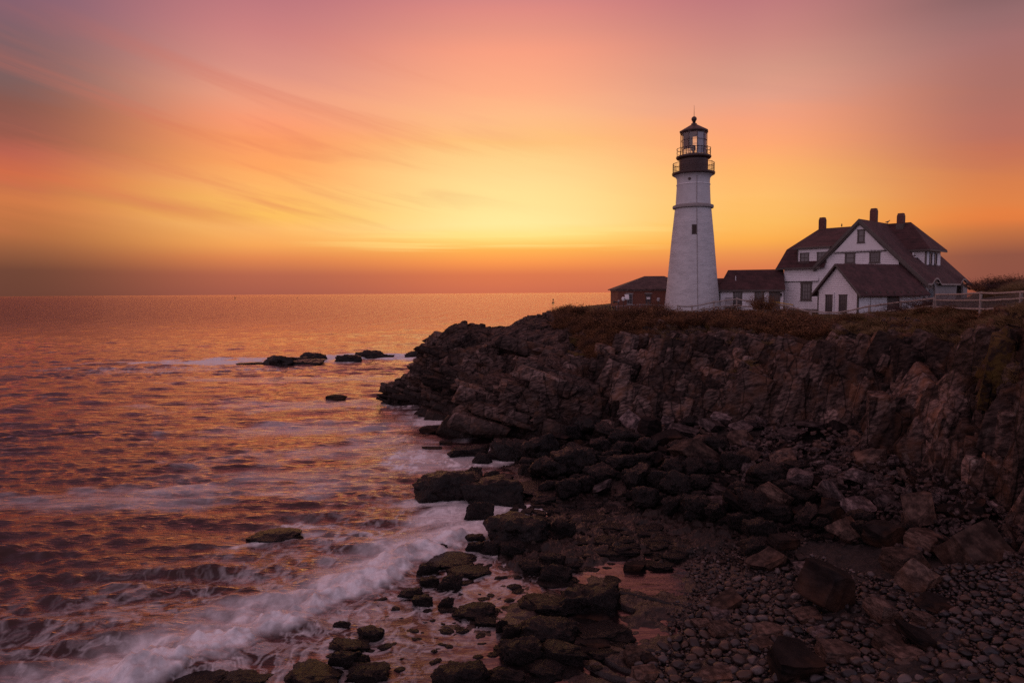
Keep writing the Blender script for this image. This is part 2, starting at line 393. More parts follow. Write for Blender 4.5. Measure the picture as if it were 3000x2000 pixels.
def rock_mat(name, dark, light, strata=(0.8, 0.8, 2.4), rot=(0.25, 0.3, 0.0), veg=False, wet=True, rnd=0.0, coords='World', lichen=0.0, rust=0.35):
    m = bpy.data.materials.new(name); m.use_nodes = True; t = m.node_tree; b = t.nodes['Principled BSDF']
    g = N(t, 'ShaderNodeNewGeometry')
    src = g.outputs['Position']
    if coords == 'Object':
        src = N(t, 'ShaderNodeTexCoord').outputs['Object']
    rt = N(t, 'ShaderNodeMapping'); rt.inputs['Rotation'].default_value = rot; L(t, src, rt.inputs[0])
    mp = N(t, 'ShaderNodeMapping'); mp.inputs['Scale'].default_value = strata; L(t, rt.outputs[0], mp.inputs[0])
    n1 = N(t, 'ShaderNodeTexNoise'); n1.inputs['Scale'].default_value = 2.2; n1.inputs['Detail'].default_value = 8; n1.inputs['Roughness'].default_value = 0.65
    L(t, mp.outputs[0], n1.inputs['Vector'])
    n2 = N(t, 'ShaderNodeTexNoise'); n2.inputs['Scale'].default_value = 0.7; n2.inputs['Detail'].default_value = 6; n2.inputs['Roughness'].default_value = 0.6; L(t, src, n2.inputs['Vector'])
    cc = mixc(t, sstep(t, n1.outputs['Fac'], 0.36, 0.72), dark, light)
    b.inputs['Specular IOR Level'].default_value = 0.12
    spx = N(t, 'ShaderNodeSeparateXYZ'); L(t, g.outputs['Position'], spx.inputs[0])
    rs_ = math_n(t, 'ADD', rust, sstep(t, spx.outputs[0], 19, 28, 0.0, 0.40)) if veg else rust
    cc = mixc(t, math_n(t, 'MULTIPLY', sstep(t, n2.outputs['Fac'], 0.46, 0.70), rs_, clamp=True), cc, (0.125, 0.056, 0.030))
    if lichen:
        n4 = N(t, 'ShaderNodeTexNoise'); n4.inputs['Scale'].default_value = 1.1; n4.inputs['Detail'].default_value = 9; n4.inputs['Roughness'].default_value = 0.75; L(t, src, n4.inputs['Vector'])
        cc = mixc(t, math_n(t, 'MULTIPLY', sstep(t, n4.outputs['Fac'], 0.58, 0.68), lichen), cc, (0.26, 0.23, 0.20))
    if rnd:
        oi = N(t, 'ShaderNodeObjectInfo'); hs = N(t, 'ShaderNodeHueSaturation'); L(t, cc, hs.inputs['Color'])
        L(t, math_n(t, 'ADD', math_n(t, 'MULTIPLY', oi.outputs['Random'], rnd), 1 - rnd * 0.5), hs.inputs['Value']); cc = hs.outputs[0]
    crk = None
    if veg:   # joints and cracks of the bedrock, a network of its own
        mc = N(t, 'ShaderNodeMapping'); mc.inputs['Scale'].default_value = (.85, .85, .26); mc.inputs['Rotation'].default_value = (0.1, 0.28, 0); L(t, src, mc.inputs[0])
        vc_ = N(t, 'ShaderNodeTexVoronoi', feature='DISTANCE_TO_EDGE'); vc_.inputs['Scale'].default_value = 1.0
        L(t, mixc(t, 0.22, mc.outputs[0], n2.outputs['Color']), vc_.inputs['Vector'])
        crk = sstep(t, vc_.outputs['Distance'], 0.0, 0.04, 0.35, 1.0)
        vq = N(t, 'ShaderNodeTexVoronoi', feature='F1'); vq.inputs['Scale'].default_value = 1.0; L(t, mixc(t, 0.22, mc.outputs[0], n2.outputs['Color']), vq.inputs['Vector'])
        sq = N(t, 'ShaderNodeSeparateColor'); L(t, vq.outputs['Color'], sq.inputs[0])
        hq = N(t, 'ShaderNodeHueSaturation'); L(t, cc, hq.inputs['Color']); L(t, math_n(t, 'ADD', .62, math_n(t, 'MULTIPLY', sq.outputs[0], .8)), hq.inputs['Value'])
        cc = mixc(t, math_n(t, 'SUBTRACT', 1.0, crk), hq.outputs[0], (0.004, 0.003, 0.0025))
    rg = 0.72
    sp = N(t, 'ShaderNodeSeparateXYZ'); L(t, g.outputs['Position'], sp.inputs[0])
    if veg:
        av = N(t, 'ShaderNodeAttribute', attribute_name='veg')
        n3 = N(t, 'ShaderNodeTexNoise'); n3.inputs['Scale'].default_value = 1.6; n3.inputs['Detail'].default_value = 8; n3.inputs['Roughness'].default_value = 0.7; L(t, src, n3.inputs['Vector'])
        vc = mixc(t, sstep(t, n3.outputs['Fac'], 0.35, 0.65), (0.040, 0.019, 0.010), (0.090, 0.058, 0.017))
        at_n = N(t, 'ShaderNodeAttribute', attribute_name='tone'); hs = N(t, 'ShaderNodeHueSaturation'); L(t, cc, hs.inputs['Color']); L(t, at_n.outputs['Fac'], hs.inputs['Value']); cc = hs.outputs[0]
        cc = mixc(t, sstep(t, math_n(t, 'ADD', av.outputs['Fac'], math_n(t, 'MULTIPLY', math_n(t, 'SUBTRACT', n3.outputs['Fac'], 0.5), 1.3)), 0.42, 0.62), cc, vc)
    if wet:   # algae-dark, wet rock in the tidal zone
        tide = math_n(t, 'ADD', sp.outputs[2], math_n(t, 'MULTIPLY', math_n(t, 'SUBTRACT', n2.outputs['Fac'], 0.5), 3.0))
        wz = sstep(t, tide, 2.6, 0.9)
        cc = mixc(t, math_n(t, 'MULTIPLY', wz, 0.82), cc, (0.016, 0.011, 0.009))
        L(t, math_n(t, 'SUBTRACT', 0.72, math_n(t, 'MULTIPLY', wz, 0.34)), b.inputs['Roughness'])
    else: b.inputs['Roughness'].default_value = rg
    L(t, cc, b.inputs['Base Color'])
    bp = N(t, 'ShaderNodeBump'); bp.inputs['Strength'].default_value = 0.8; bp.inputs['Distance'].default_value = 0.14
    hh = math_n(t, 'ADD', n1.outputs['Fac'], math_n(t, 'MULTIPLY', n2.outputs['Fac'], 0.6))
    if crk is not None: hh = math_n(t, 'ADD', math_n(t, 'MULTIPLY', hh, .7), math_n(t, 'MULTIPLY', crk, .6))
    L(t, hh, bp.inputs['Height']); L(t, bp.outputs[0], b.inputs['Normal'])
    return m

M = {}
M['tower'] = tower_mat()
M['white'] = mat('white_paint', (0.76, 0.75, 0.76), 0.55, 0.05, 2.0, coords='World', bump=0.05)
M['siding'] = siding_mat('white_clapboard', (0.74, 0.73, 0.75))
M['trim'] = mat('brown_trim_paint', (0.085, 0.068, 0.06), 0.6, 0.15, 3.0, coords='World')
M['roof'] = shingle_mat('red_brown_shingle', (0.046, 0.018, 0.019), (0.075, 0.030, 0.031))
M['roofgrey'] = shingle_mat('grey_brown_shingle', (0.062, 0.034, 0.034), (0.088, 0.05, 0.047))
M['brick'] = brick_mat('red_brick')
M['chimney'] = mat('chimney_brick', (0.13, 0.055, 0.045), 0.9, 0.3, 6.0, coords='World', bump=0.2)
M['black'] = mat('black_iron', (0.022, 0.018, 0.018), 0.45, 0.2, 4.0, coords='World')
M['iron'] = mat('dark_red_iron', (0.06, 0.03, 0.026), 0.5, 0.25, 4.0, coords='World')
M['stone'] = mat('granite', (0.30, 0.27, 0.26), 0.8, 0.15, 6.0, coords='World')
M['wood'] = mat('weathered_rail_wood', (0.33, 0.27, 0.24), 0.85, 0.25, 4.0, coords='World', bump=0.2)
M['wire'] = mat('galvanised_wire', (0.20, 0.19, 0.19), 0.5, 0.1, 4.0, metal=0.6, coords='World')
M['yellow'] = mat('yellow_painted_rail', (0.55, 0.36, 0.05), 0.5, 0.12, 4.0, coords='World')
M['panelgrey'] = mat('grey_board', (0.30, 0.28, 0.29), 0.6, 0.1, 3.0, coords='World')
M['gull'] = mat('gull_feathers', (0.10, 0.09, 0.09), 0.8, 0.3, 6.0)
M['buoy'] = mat('buoy_paint', (0.08, 0.03, 0.025), 0.6, 0.2, 3.0)
M['curtain'] = mat('lantern_curtain', (0.36, 0.33, 0.37), 0.9, 0.08, 3.0, coords='World')
M['blind'] = mat('dark_blind', (0.05, 0.035, 0.03), 0.9, 0.1, 3.0, coords='World')
def glass_mat(name, rough=0.04, tint=(0.03, 0.028, 0.03)):
    m = bpy.data.materials.new(name); m.use_nodes = True; b = m.node_tree.nodes['Principled BSDF']
    b.inputs['Base Color'].default_value = (*tint, 1); b.inputs['Roughness'].default_value = rough; b.inputs['Specular IOR Level'].default_value = 0.6
    t = m.node_tree; g = N(t, 'ShaderNodeNewGeometry'); nz = N(t, 'ShaderNodeTexNoise'); nz.inputs['Scale'].default_value = 1.4; L(t, g.outputs['Position'], nz.inputs['Vector'])
    bp = N(t, 'ShaderNodeBump'); bp.inputs['Strength'].default_value = 0.15; bp.inputs['Distance'].default_value = 0.02; L(t, nz.outputs['Fac'], bp.inputs['Height']); L(t, bp.outputs[0], b.inputs['Normal'])
    return m
M['glass'] = glass_mat('dark_window_glass', 0.12, (0.09, 0.075, 0.08))
m = bpy.data.materials.new('clear_lantern_glass'); m.use_nodes = True; t = m.node_tree; t.nodes.clear()
gl = N(t, 'ShaderNodeBsdfGlossy'); gl.inputs['Roughness'].default_value = 0.02; tr = N(t, 'ShaderNodeBsdfTransparent')
gn = N(t, 'ShaderNodeTexNoise'); gn.inputs['Scale'].default_value = 5.0
tint = mixc(t, gn.outputs['Fac'], (0.86, 0.84, 0.84), (0.94, 0.93, 0.93)); L(t, tint, tr.inputs[0])
mx = N(t, 'ShaderNodeMixShader'); mx.inputs[0].default_value = 0.10; L(t, tr.outputs[0], mx.inputs[1]); L(t, gl.outputs[0], mx.inputs[2])
L(t, mx.outputs[0], N(t, 'ShaderNodeOutputMaterial').inputs[0]); M['lglass'] = m
M['cliff'] = rock_mat('cliff_rock', (0.020, 0.0135, 0.012), (0.150, 0.101, 0.088), veg=True, lichen=0.35, rust=0.55)
M['ledge'] = rock_mat('wet_beach_rock', (0.030, 0.022, 0.02), (0.09, 0.07, 0.064), wet=False)
M['slab'] = rock_mat('grey_purple_slab', (0.034, 0.025, 0.026), (0.215, 0.160, 0.155), strata=(1.6, 1.6, 3.2), rot=(0, 0, 0), wet=False, rnd=1.1, coords='Object', rust=0.2)
M['brown'] = rock_mat('brown_block', (0.030, 0.019, 0.016), (0.155, 0.100, 0.080), strata=(1.6, 1.6, 3.0), rot=(0, 0, 0), wet=False, rnd=0.8, coords='Object', rust=0.5)
M['darkrock'] = rock_mat('black_wet_rock', (0.005, 0.0035, 0.0035), (0.022, 0.016, 0.015), strata=(1, 1, 3), rot=(0, 0, 0), wet=False, rnd=0.4, coords='Object')
def weed_mat():
    m = bpy.data.materials.new('bladder_wrack'); m.use_nodes = True; t = m.node_tree; b = t.nodes['Principled BSDF']
    g = N(t, 'ShaderNodeTexCoord')
    mp = N(t, 'ShaderNodeMapping'); mp.inputs['Scale'].default_value = (1, 1, 0.5); L(t, g.outputs['Object'], mp.inputs[0])
    n1 = N(t, 'ShaderNodeTexNoise'); n1.inputs['Scale'].default_value = 13; n1.inputs['Detail'].default_value = 8; n1.inputs['Roughness'].default_value = 0.7; n1.inputs['Distortion'].default_value = 1.2
    L(t, mp.outputs[0], n1.inputs['Vector'])
    L(t, mixc(t, sstep(t, n1.outputs['Fac'], 0.40, 0.68), (0.002, 0.0015, 0.0013), (0.016, 0.0095, 0.0085)), b.inputs['Base Color'])
    b.inputs['Roughness'].default_value = 0.28; b.inputs['Specular IOR Level'].default_value = 0.26
    bp = N(t, 'ShaderNodeBump'); bp.inputs['Strength'].default_value = 1.0; bp.inputs['Distance'].default_value = 0.12
    L(t, n1.outputs['Fac'], bp.inputs['Height']); L(t, bp.outputs[0], b.inputs['Normal'])
    return m
M['weed'] = weed_mat()
def cobble_mat(name, attr_based):
    m = bpy.data.materials.new(name); m.use_nodes = True; t = m.node_tree; b = t.nodes['Principled BSDF']
    if attr_based: f = N(t, 'ShaderNodeAttribute', attribute_name='shade').outputs['Fac']
    else: f = N(t, 'ShaderNodeObjectInfo').outputs['Random']
    cr = N(t, 'ShaderNodeValToRGB'); L(t, f, cr.inputs[0]); e = cr.color_ramp.elements
    for i in range(4): cr.color_ramp.elements.new(0.5)
    for x, (p, c_) in zip(cr.color_ramp.elements, ((0, (0.009, 0.007, 0.007)), (0.25, (0.028, 0.021, 0.021)), (0.45, (0.055, 0.039, 0.035)), (0.65, (0.066, 0.038, 0.028)), (0.85, (0.024, 0.022, 0.025)), (1, (0.13, 0.104, 0.10)))):
        x.position = p; x.color = (*c_, 1)
    nz = N(t, 'ShaderNodeTexNoise'); nz.inputs['Scale'].default_value = 7; nz.inputs['Detail'].default_value = 5
    L(t, N(t, 'ShaderNodeTexCoord').outputs['Object'], nz.inputs['Vector'])
    hs = N(t, 'ShaderNodeHueSaturation'); L(t, cr.outputs[0], hs.inputs['Color']); L(t, math_n(t, 'ADD', 0.7, math_n(t, 'MULTIPLY', nz.outputs['Fac'], 0.6)), hs.inputs['Value'])
    L(t, hs.outputs[0], b.inputs['Base Color']); b.inputs['Roughness'].default_value = 0.36; b.inputs['Specular IOR Level'].default_value = 0.35
    bp = N(t, 'ShaderNodeBump'); bp.inputs['Strength'].default_value = 0.35; bp.inputs['Distance'].default_value = 0.03; L(t, nz.outputs['Fac'], bp.inputs['Height']); L(t, bp.outputs[0], b.inputs['Normal'])
    return m
M['cobble'] = cobble_mat('sea_worn_cobble', False); M['cobble_s'] = cobble_mat('sea_worn_pebble', True)
M['shrub'] = mat('dry_shrub', (0.085, 0.033, 0.016), 0.9, 0.3, 0.8, coords='World', col2=(0.20, 0.085, 0.030))
M['twig'] = mat('bare_twigs', (0.07, 0.032, 0.026), 0.9, 0.3, 0.8, coords='World')
M['grass'] = mat('dry_grass', (0.13, 0.078, 0.030), 0.9, 0.35, 0.5, coords='World', col2=(0.24, 0.145, 0.062))
M['juniper'] = mat('juniper_green', (0.028, 0.034, 0.016), 0.9, 0.3, 1.5, coords='World')

#@@GROUND
# ------------------------------------------------------------------ beach height
CTRL = [(600,1300,-3),(300,1700,-3),(100,2000,-2.5),(800,1500,-2),(900,1750,-1.2),(700,1950,-1.0),(1100,1350,-1.5),(1000,1150,-3),(1200,1500,-.7),(1150,1700,-.4),(1100,1900,-.28),
 (1400,1400,-.35),(1450,1600,-.12),(1400,1800,-.10),(1500,1970,-.04),(1600,1500,-.02),(1550,1350,.2),(1750,1650,-.03),(1750,1850,-.08),(1850,1970,-.02),(2000,1700,-.05),(1750,1420,.5),(1900,1550,.08),
 (2000,1400,1.0),(2100,1280,2.1),(2100,1800,.18),(2300,1950,.8),(2300,1600,.8),(2300,1400,1.7),(2400,1300,2.6),(2600,1500,1.7),(2600,1750,1.3),(2800,1950,1.6),(2900,1700,2.0),(2850,1550,2.4),
 (3100,1900,2.2),(3200,1700,2.4),(2700,1400,2.6),(1800,1330,1.0),(1650,1300,.4),(3300,2150,2.4),(2000,2150,.5),(1400,2150,-.1),(700,2150,-1.0)]
_cp = np.array([zat(a, b, z) for a, b, z in CTRL])
def _tps(d): return np.where(d > 1e-9, d * d * np.log(np.maximum(d, 1e-9)), 0)
_n = len(_cp)
_A = np.zeros((_n + 3, _n + 3)); _d = np.hypot(_cp[:, None, 0] - _cp[None, :, 0], _cp[:, None, 1] - _cp[None, :, 1])
_A[:_n, :_n] = _tps(_d) + np.eye(_n) * 0.5; _A[:_n, _n:] = np.c_[np.ones(_n), _cp[:, :2]]; _A[_n:, :_n] = _A[:_n, _n:].T
_w = np.linalg.solve(_A, np.r_[_cp[:, 2], 0, 0, 0])
def zbase(x, y):
    x = np.asarray(x, float); y = np.asarray(y, float); r_ = _w[_n] + _w[_n + 1] * x + _w[_n + 2] * y
    for i in range(_n): r_ = r_ + _w[i] * _tps(np.hypot(x - _cp[i, 0], y - _cp[i, 1]))
    return np.clip(r_, -4, 3.4)
def seg_dist(x, y, pts):
    """distance to a polyline and side (positive on its right)"""
    best = np.full(np.shape(x), 1e9); side = np.zeros(np.shape(x)); tt = np.zeros(np.shape(x))
    for i in range(len(pts) - 1):
        ax, ay = pts[i][:2]; bx, by = pts[i + 1][:2]; ux, uy = bx - ax, by - ay; l2 = ux * ux + uy * uy
        k = np.clip(((x - ax) * ux + (y - ay) * uy) / l2, 0, 1); d = np.hypot(x - ax - k * ux, y - ay - k * uy)
        m_ = d < best; best = np.where(m_, d, best); side = np.where(m_, ux * (y - ay) - uy * (x - ax), side); tt = np.where(m_, i + k, tt)
    return best, -np.sign(side), tt / (len(pts) - 1)
def ell(x, y, c_, rx, ry, ang=0.0):
    ca, sa = math.cos(ang), math.sin(ang); dx, dy = x - c_[0], y - c_[1]
    return np.hypot((dx * ca + dy * sa) / rx, (-dx * sa + dy * ca) / ry)
def smooth(x, a, b):
    k = np.clip((x - a) / (b - a), 0, 1); return k * k * (3 - 2 * k)

WEEDZ = [((1790,1570),6.4,3.2,.1),((1650,1600),2.5,1.6,.2),((1950,1530),4.0,2.2,0),((1560,1640),1.6,1.2,.2)]
LEDGEC = zat(1830, 1830, 0.1)
def beach(x, y):
    zb = zbase(x, y)
    # parallel worn ledges with pools between them
    u_ = (x - LEDGEC[0]) * 0.84 - (y - LEDGEC[1]) * 0.54; v_ = (x - LEDGEC[0]) * 0.54 + (y - LEDGEC[1]) * 0.84
    lz = smooth(ell(x, y, LEDGEC, 5.2, 5.2, 0), 1.15, 0.55)
    warp = fbm(x * .25, y * .25, 3, 5) * .5
    rid = np.clip(np.abs(fbm(u_ * .22, (v_ + warp) * .95, 3, 5)) * 2.6, 0, 1)
    seg = fbm(u_ * .5, v_ * .5, 3, 9)
    led = (smooth(rid, 0.05, 0.5) * 0.46 - 0.27) * (0.85 + 1.3 * seg) + fbm(x * 1.3, y * 1.3, 4, 3) * .12 + np.abs(fbm(x * 3.5, y * 3.5, 3, 4)) * .06
    z = zb + lz * (led - 0.03)
    z = z + (1 - lz) * (fbm(x * .5, y * .5, 4, 21) * .18 + fbm(x * 1.9, y * 1.9, 4, 31) * .12 + np.abs(fbm(x * 4.5, y * 4.5, 3, 33)) * .06) * smooth(zb, -1.5, 0.3)
    wd = np.zeros_like(z)
    for (p, rx, ry, a) in WEEDZ:
        wd = np.maximum(wd, smooth(ell(x, y, zat(*p, 0.2), rx, ry, a) + fbm(x * .6, y * .6, 4, 41) * .7, 1.1, 0.75))
    z = z + wd * (0.10 + np.abs(fbm(x * 1.1, y * 1.1, 4, 51)) * .38 + np.abs(fbm(x * 5, y * 5, 3, 61)) * .16)
    return z, wd, lz, led
# level of detail: finer rows and columns nearer the viewpoint
pxs = np.arange(700, 3420, 2.6); pys = np.concatenate([np.arange(1150, 1300, 3.0), np.arange(1300, 2200, 2.0)])
PX, PY = np.meshgrid(pxs, pys)
v_ = _f[None, None] * FPX + _r * (PX[..., None] - 1500) + _u * (1000 - PY[..., None])
k_ = (0.4 - CAM[2]) / v_[..., 2]
X, Y = v_[..., 0] * k_, v_[..., 1] * k_
Z, WD, LZ, LED = beach(X, Y)
me = mesh_np('beach', np.stack([X, Y, Z], -1).reshape(-1, 3), grid_faces(*PX.shape)[:, ::-1], True)
attr(me, 'weed', WD)
# wet sheen low down, drier gravel higher
m = bpy.data.materials.new('wet_shore_gravel'); m.use_nodes = True; t = m.node_tree; b = t.nodes['Principled BSDF']
g = N(t, 'ShaderNodeNewGeometry'); sp = N(t, 'ShaderNodeSeparateXYZ'); L(t, g.outputs['Position'], sp.inputs[0])
n1 = N(t, 'ShaderNodeTexNoise'); n1.inputs['Scale'].default_value = 3.5; n1.inputs['Detail'].default_value = 9; n1.inputs['Roughness'].default_value = .72; L(t, g.outputs['Position'], n1.inputs['Vector'])
n2 = N(t, 'ShaderNodeTexNoise'); n2.inputs['Scale'].default_value = 14; n2.inputs['Detail'].default_value = 6; n2.inputs['Roughness'].default_value = .7; n2.inputs['Distortion'].default_value = 1.0; L(t, g.outputs['Position'], n2.inputs['Vector'])
aw = N(t, 'ShaderNodeAttribute', attribute_name='weed')
cc = mixc(t, sstep(t, n1.outputs['Fac'], .35, .65), (0.006, 0.0045, 0.004), (0.028, 0.021, 0.0195))
wc = mixc(t, sstep(t, n2.outputs['Fac'], .38, .66), (0.004, 0.003, 0.0025), (0.021, 0.013, 0.010))
wf = sstep(t, aw.outputs['Fac'], .25, .6)
L(t, mixc(t, wf, cc, wc), b.inputs['Base Color'])
hz_ = math_n(t, 'ADD', sp.outputs[2], math_n(t, 'MULTIPLY', math_n(t, 'SUBTRACT', n1.outputs['Fac'], .5), .5))
L(t, sstep(t, hz_, 0.05, 0.9, 0.16, 0.75), b.inputs['Roughness']); b.inputs['Specular IOR Level'].default_value = .35
bp = N(t, 'ShaderNodeBump'); bp.inputs['Distance'].default_value = .06; bp.inputs['Strength'].default_value = .7
L(t, math_n(t, 'ADD', n1.outputs['Fac'], math_n(t, 'MULTIPLY', n2.outputs['Fac'], .5)), bp.inputs['Height']); L(t, bp.outputs[0], b.inputs['Normal'])
tag(link('beach', me, m), kind='structure')

def ground_at(px, py):
    z = 0.0
    for _ in range(8):
        P = zat(px, py, z); z = max(float(beach(np.array([P[0]]), np.array([P[1]]))[0][0]), 0.0) * .5 + z * .5
    return zat(px, py, z)

# ------------------------------------------------------------------ cliff and headland
D = lambda *a: at(*a)
Zp = lambda *a: zat(*a)
PL = 10.55
def prof(foot, mids, top, inland=None, back=None, deep=2.5):
    p = [np.array(foot) + (0, -1.2, -deep), np.array(foot)] + [np.array(q) for q in mids] + [np.array(top)]
    if inland is None:
        p += [np.array(top) + (0.6, 3.5, -2.5), np.array(top) + (1.2, 7, -7.5), np.array([top[0] + 1.5, top[1] + 12, -3])]
    else:
        p += [np.array(inland), np.array(back), np.array(back) + (0, 14, -13)]
    return p
def inl(px, Y, z=PL): P = at(px, 900, Y); return (P[0], P[1], z)
ST = [
 prof(Zp(1140,1192,-.3), [D(1144,1160,80.2), D(1149,1135,80.6), D(1153,1122,81.2)], D(1165,1112,82.5)),
 prof(Zp(1195,1192,-.3), [D(1198,1160,79.8), D(1204,1122,80.8), D(1206,1112,81.6)], D(1215,1104,83)),
 prof(Zp(1225,1192,-.3), [D(1236,1120,80), D(1248,1060,82), D(1258,1006,84)], D(1292,999,86)),
 prof(Zp(1285,1225,-.3), [D(1296,1120,77.5), D(1308,1040,80.5), D(1328,965,83)], D(1375,947,86.5)),
 prof(Zp(1375,1240,-.2), [D(1395,1150,72), D(1415,1060,77), D(1432,988,81.5)], D(1460,966,86.5)),
 prof(Zp(1480,1270,0), [D(1492,1140,68), D(1508,1040,75.5), D(1520,958,82)], D(1540,925,88)),
 prof(Zp(1600,1290,.2), [D(1612,1140,64.5), D(1625,1045,71), D(1632,975,78)], D(1640,921,87), inl(1645,92,10.3), inl(1650,118,9.0)),
 prof(Zp(1740,1285,.8), [D(1748,1150,61), D(1756,1060,65), D(1762,985,70)], D(1770,930,76), inl(1780,86), inl(1790,128)),
 prof(Zp(1900,1240,2), [D(1901,1135,60), D(1906,1050,63.5), D(1911,985,67)], D(1915,932,72), inl(1930,84), inl(1930,130)),
 prof(Zp(2040,1230,2.4), [D(2045,1125,58), D(2055,1035,61), D(2060,972,64)], D(2066,928,68.5), inl(2075,80), inl(2075,130)),
 prof(Zp(2200,1235,2.8), [D(2200,1130,54), D(2205,1045,57), D(2210,985,60.5)], D(2216,928,66), inl(2225,78), inl(2225,130)),
 prof(Zp(2370,1250,3.0), [D(2378,1135,50.5), D(2381,1045,53.5), D(2385,990,57.5)], D(2390,948,63), inl(2400,74), inl(2400,130)),
 prof(Zp(2460,1275,3.0), [D(2466,1140,47.5), D(2474,1045,49.5), D(2480,968,51.5)], D(2492,936,56.5), inl(2500,70), inl(2500,130)),
 prof(Zp(2590,1340,3.0), [D(2598,1185,43), D(2608,1070,44.8), D(2620,980,46.8)], D(2640,926,53), inl(2640,64,10.9), inl(2620,128)),
 prof(Zp(2730,1395,2.8), [D(2745,1225,39), D(2756,1085,41), D(2768,985,43)], D(2780,924,49.5), inl(2790,56,11.7), inl(2790,126)),
 prof(Zp(2810,1455,2.6), [D(2832,1255,36.3), D(2850,1090,37.8), D(2868,995,39.2)], D(2890,928,43), inl(2890,52,13.3), inl(2850,124)),
 prof(Zp(2890,1530,2.5), [D(2912,1285,31.8), D(2935,1085,33.2), D(2960,955,34.6)], D(2985,915,37.0), inl(2985,50,13.7), inl(2950,120)),
 prof(Zp(3100,1630,2.3), [D(3110,1300,27.8), D(3130,1085,29), D(3150,935,30.4)], D(3190,885,33), inl(3200,48,13.8), inl(3200,118)),
 prof(Zp(3350,1740,2.2), [D(3360,1320,24.5), D(3375,1085,25.5), D(3390,930,26.5)], D(3420,870,29), inl(3450,44,13.8), inl(3450,110)),
]
ST.append([np.asarray(q) + np.array([32.0, -14.0, 0]) for q in ST[-1]])
NS, NT = len(ST), len(ST[0])
ST = np.array(ST)
si = np.concatenate([np.linspace(0, 6, 420, endpoint=False), np.linspace(6, NS - 1, 980)])
tk = np.concatenate([np.linspace(0, 1, 8, endpoint=False), np.linspace(1, 5, 300, endpoint=False), np.linspace(5, 6, 60, endpoint=False), np.linspace(6, NT - 1, 30)])
def cr_interp(A, q):
    """Catmull-Rom along axis 0"""
    n = len(A); i = np.clip(np.floor(q).astype(int), 0, n - 2); f = (q - i).reshape(-1, *([1] * (A.ndim - 1)))
    p0, p1, p2, p3 = A[np.clip(i - 1, 0, n - 1)], A[i], A[i + 1], A[np.clip(i + 2, 0, n - 1)]
    cr_ = 0.5 * ((2 * p1) + (p2 - p0) * f + (2 * p0 - 5 * p1 + 4 * p2 - p3) * f ** 2 + (3 * p1 - p0 - 3 * p2 + p3) * f ** 3)
    return 0.6 * cr_ + 0.4 * (p1 * (1 - f) + p2 * f)
G = cr_interp(ST, si)                       # s, NT, 3
G = np.moveaxis(cr_interp(np.moveaxis(G, 1, 0), tk), 0, 1)   # s, t, 3
gs = np.gradient(G, axis=0); gt = np.gradient(G, axis=1)
NRM = np.cross(gs, gt); NRM /= np.linalg.norm(NRM, axis=2, keepdims=True) + 1e-9
P0 = G.reshape(-1, 3); NN = NRM.reshape(-1, 3)
SS = np.repeat(si, len(tk)); TT = np.tile(tk, len(si))
wC = smooth(SS, 6.3, 8.5)                         # 0 headland .. 1 cliff
ampl = np.where(TT < 5, 1.0, np.where(SS > 5.4, smooth(TT, 5.35, 5.0), 1.0)) * smooth(TT, 6.5, 6.0)
# headland: thick beds dipping to the right, cut by joints that lean right
RH = rotm(R(-12), R(14), R(-18))
def disp(P, Rm, sizes, seeds, amps, tilt=0.8, crack=0.10):
    out = np.zeros(len(P)); crk = np.zeros(len(P))
    for sz_, sd_, a in zip(sizes, seeds, amps):
        q = (P + 0.25 * np.stack([fbm3(P * .5, 2, sd_ + 50), fbm3(P * .5, 2, sd_ + 51), fbm3(P * .5, 2, sd_ + 52)], 1)) @ Rm.T / np.array(sz_)
        h, o, f1, f2, h2 = cells3(q, sd_)
        out += a * ((h - 0.5) * 1.5 + tilt * ((o * (h2 - 0.5)).sum(1)))
        out -= a * crack * 2.2 * smooth(f2 - f1, 0.10, 0.0)
    return out
dH = disp(P0, RH, [(7.5, 5.0, 2.4), (2.8, 2.2, .85), (1.1, .9, .28)], [11, 12, 13], [1.1, .45, .18])
RCm = rotm(R(4), R(17), R(38))
dC = disp(P0, RCm, [(2.9, 3.2, 7.0), (1.2, 1.5, 3.0), (.5, .6, 1.2)], [21, 22, 23], [1.0, .45, .18])
dd = dH * (1 - wC) + dC * wC + fbm3(P0 * .22, 3, 5) * 1.1 * wC + fbm3(P0 * 2.5, 4, 6) * .05
vegn = fbm(P0[:, 0] * .22 + P0[:, 2] * .3, P0[:, 1] * .22, 4, 77)
veg = smooth(TT + vegn * 1.6, 3.3, 4.4) * smooth(SS, 5.9, 6.9) * (1 - .55 * smooth(SS, 11.3, 12.2) * smooth(TT, 4.9, 3.8))
veg = np.maximum(veg, smooth(vegn, .12, .30) * smooth(SS, 7.6, 9.0) * smooth(SS, 11.8, 10.8) * smooth(TT, 1.8, 2.6))
veg = np.maximum(veg, smooth(vegn, .22, .38) * smooth(SS, 11.5, 12.2) * .8 * smooth(TT, 2.2, 3.2))
dd = dd * np.where(SS < 6, .6 + .4 * smooth(TT, 4.2, 3.0), 1.0)
dd = dd * (1 - .55 * np.clip(veg, 0, 1)) + veg * np.abs(fbm3(P0 * 1.3, 4, 8)) * .35
Pd = P0 + NN * (dd * ampl)[:, None]
Pd[:, 2] += np.where((TT > 4.9) & (SS > 6), fbm(P0[:, 0] * .3, P0[:, 1] * .3, 4, 99) * .14 * smooth(TT, 7, 6), 0)
me = mesh_np('cliff', Pd, grid_faces(len(si), len(tk)), False)
attr(me, 'veg', np.clip(veg, 0, 1)); attr(me, 'tone', np.full(len(Pd), .75))
tag(link('cliff', me, M['cliff']), kind='structure')
CLIFF_TOP = [ST[i, 5] for i in range(NS)]
print('cliff normal check', NRM[len(si) // 2, 150])

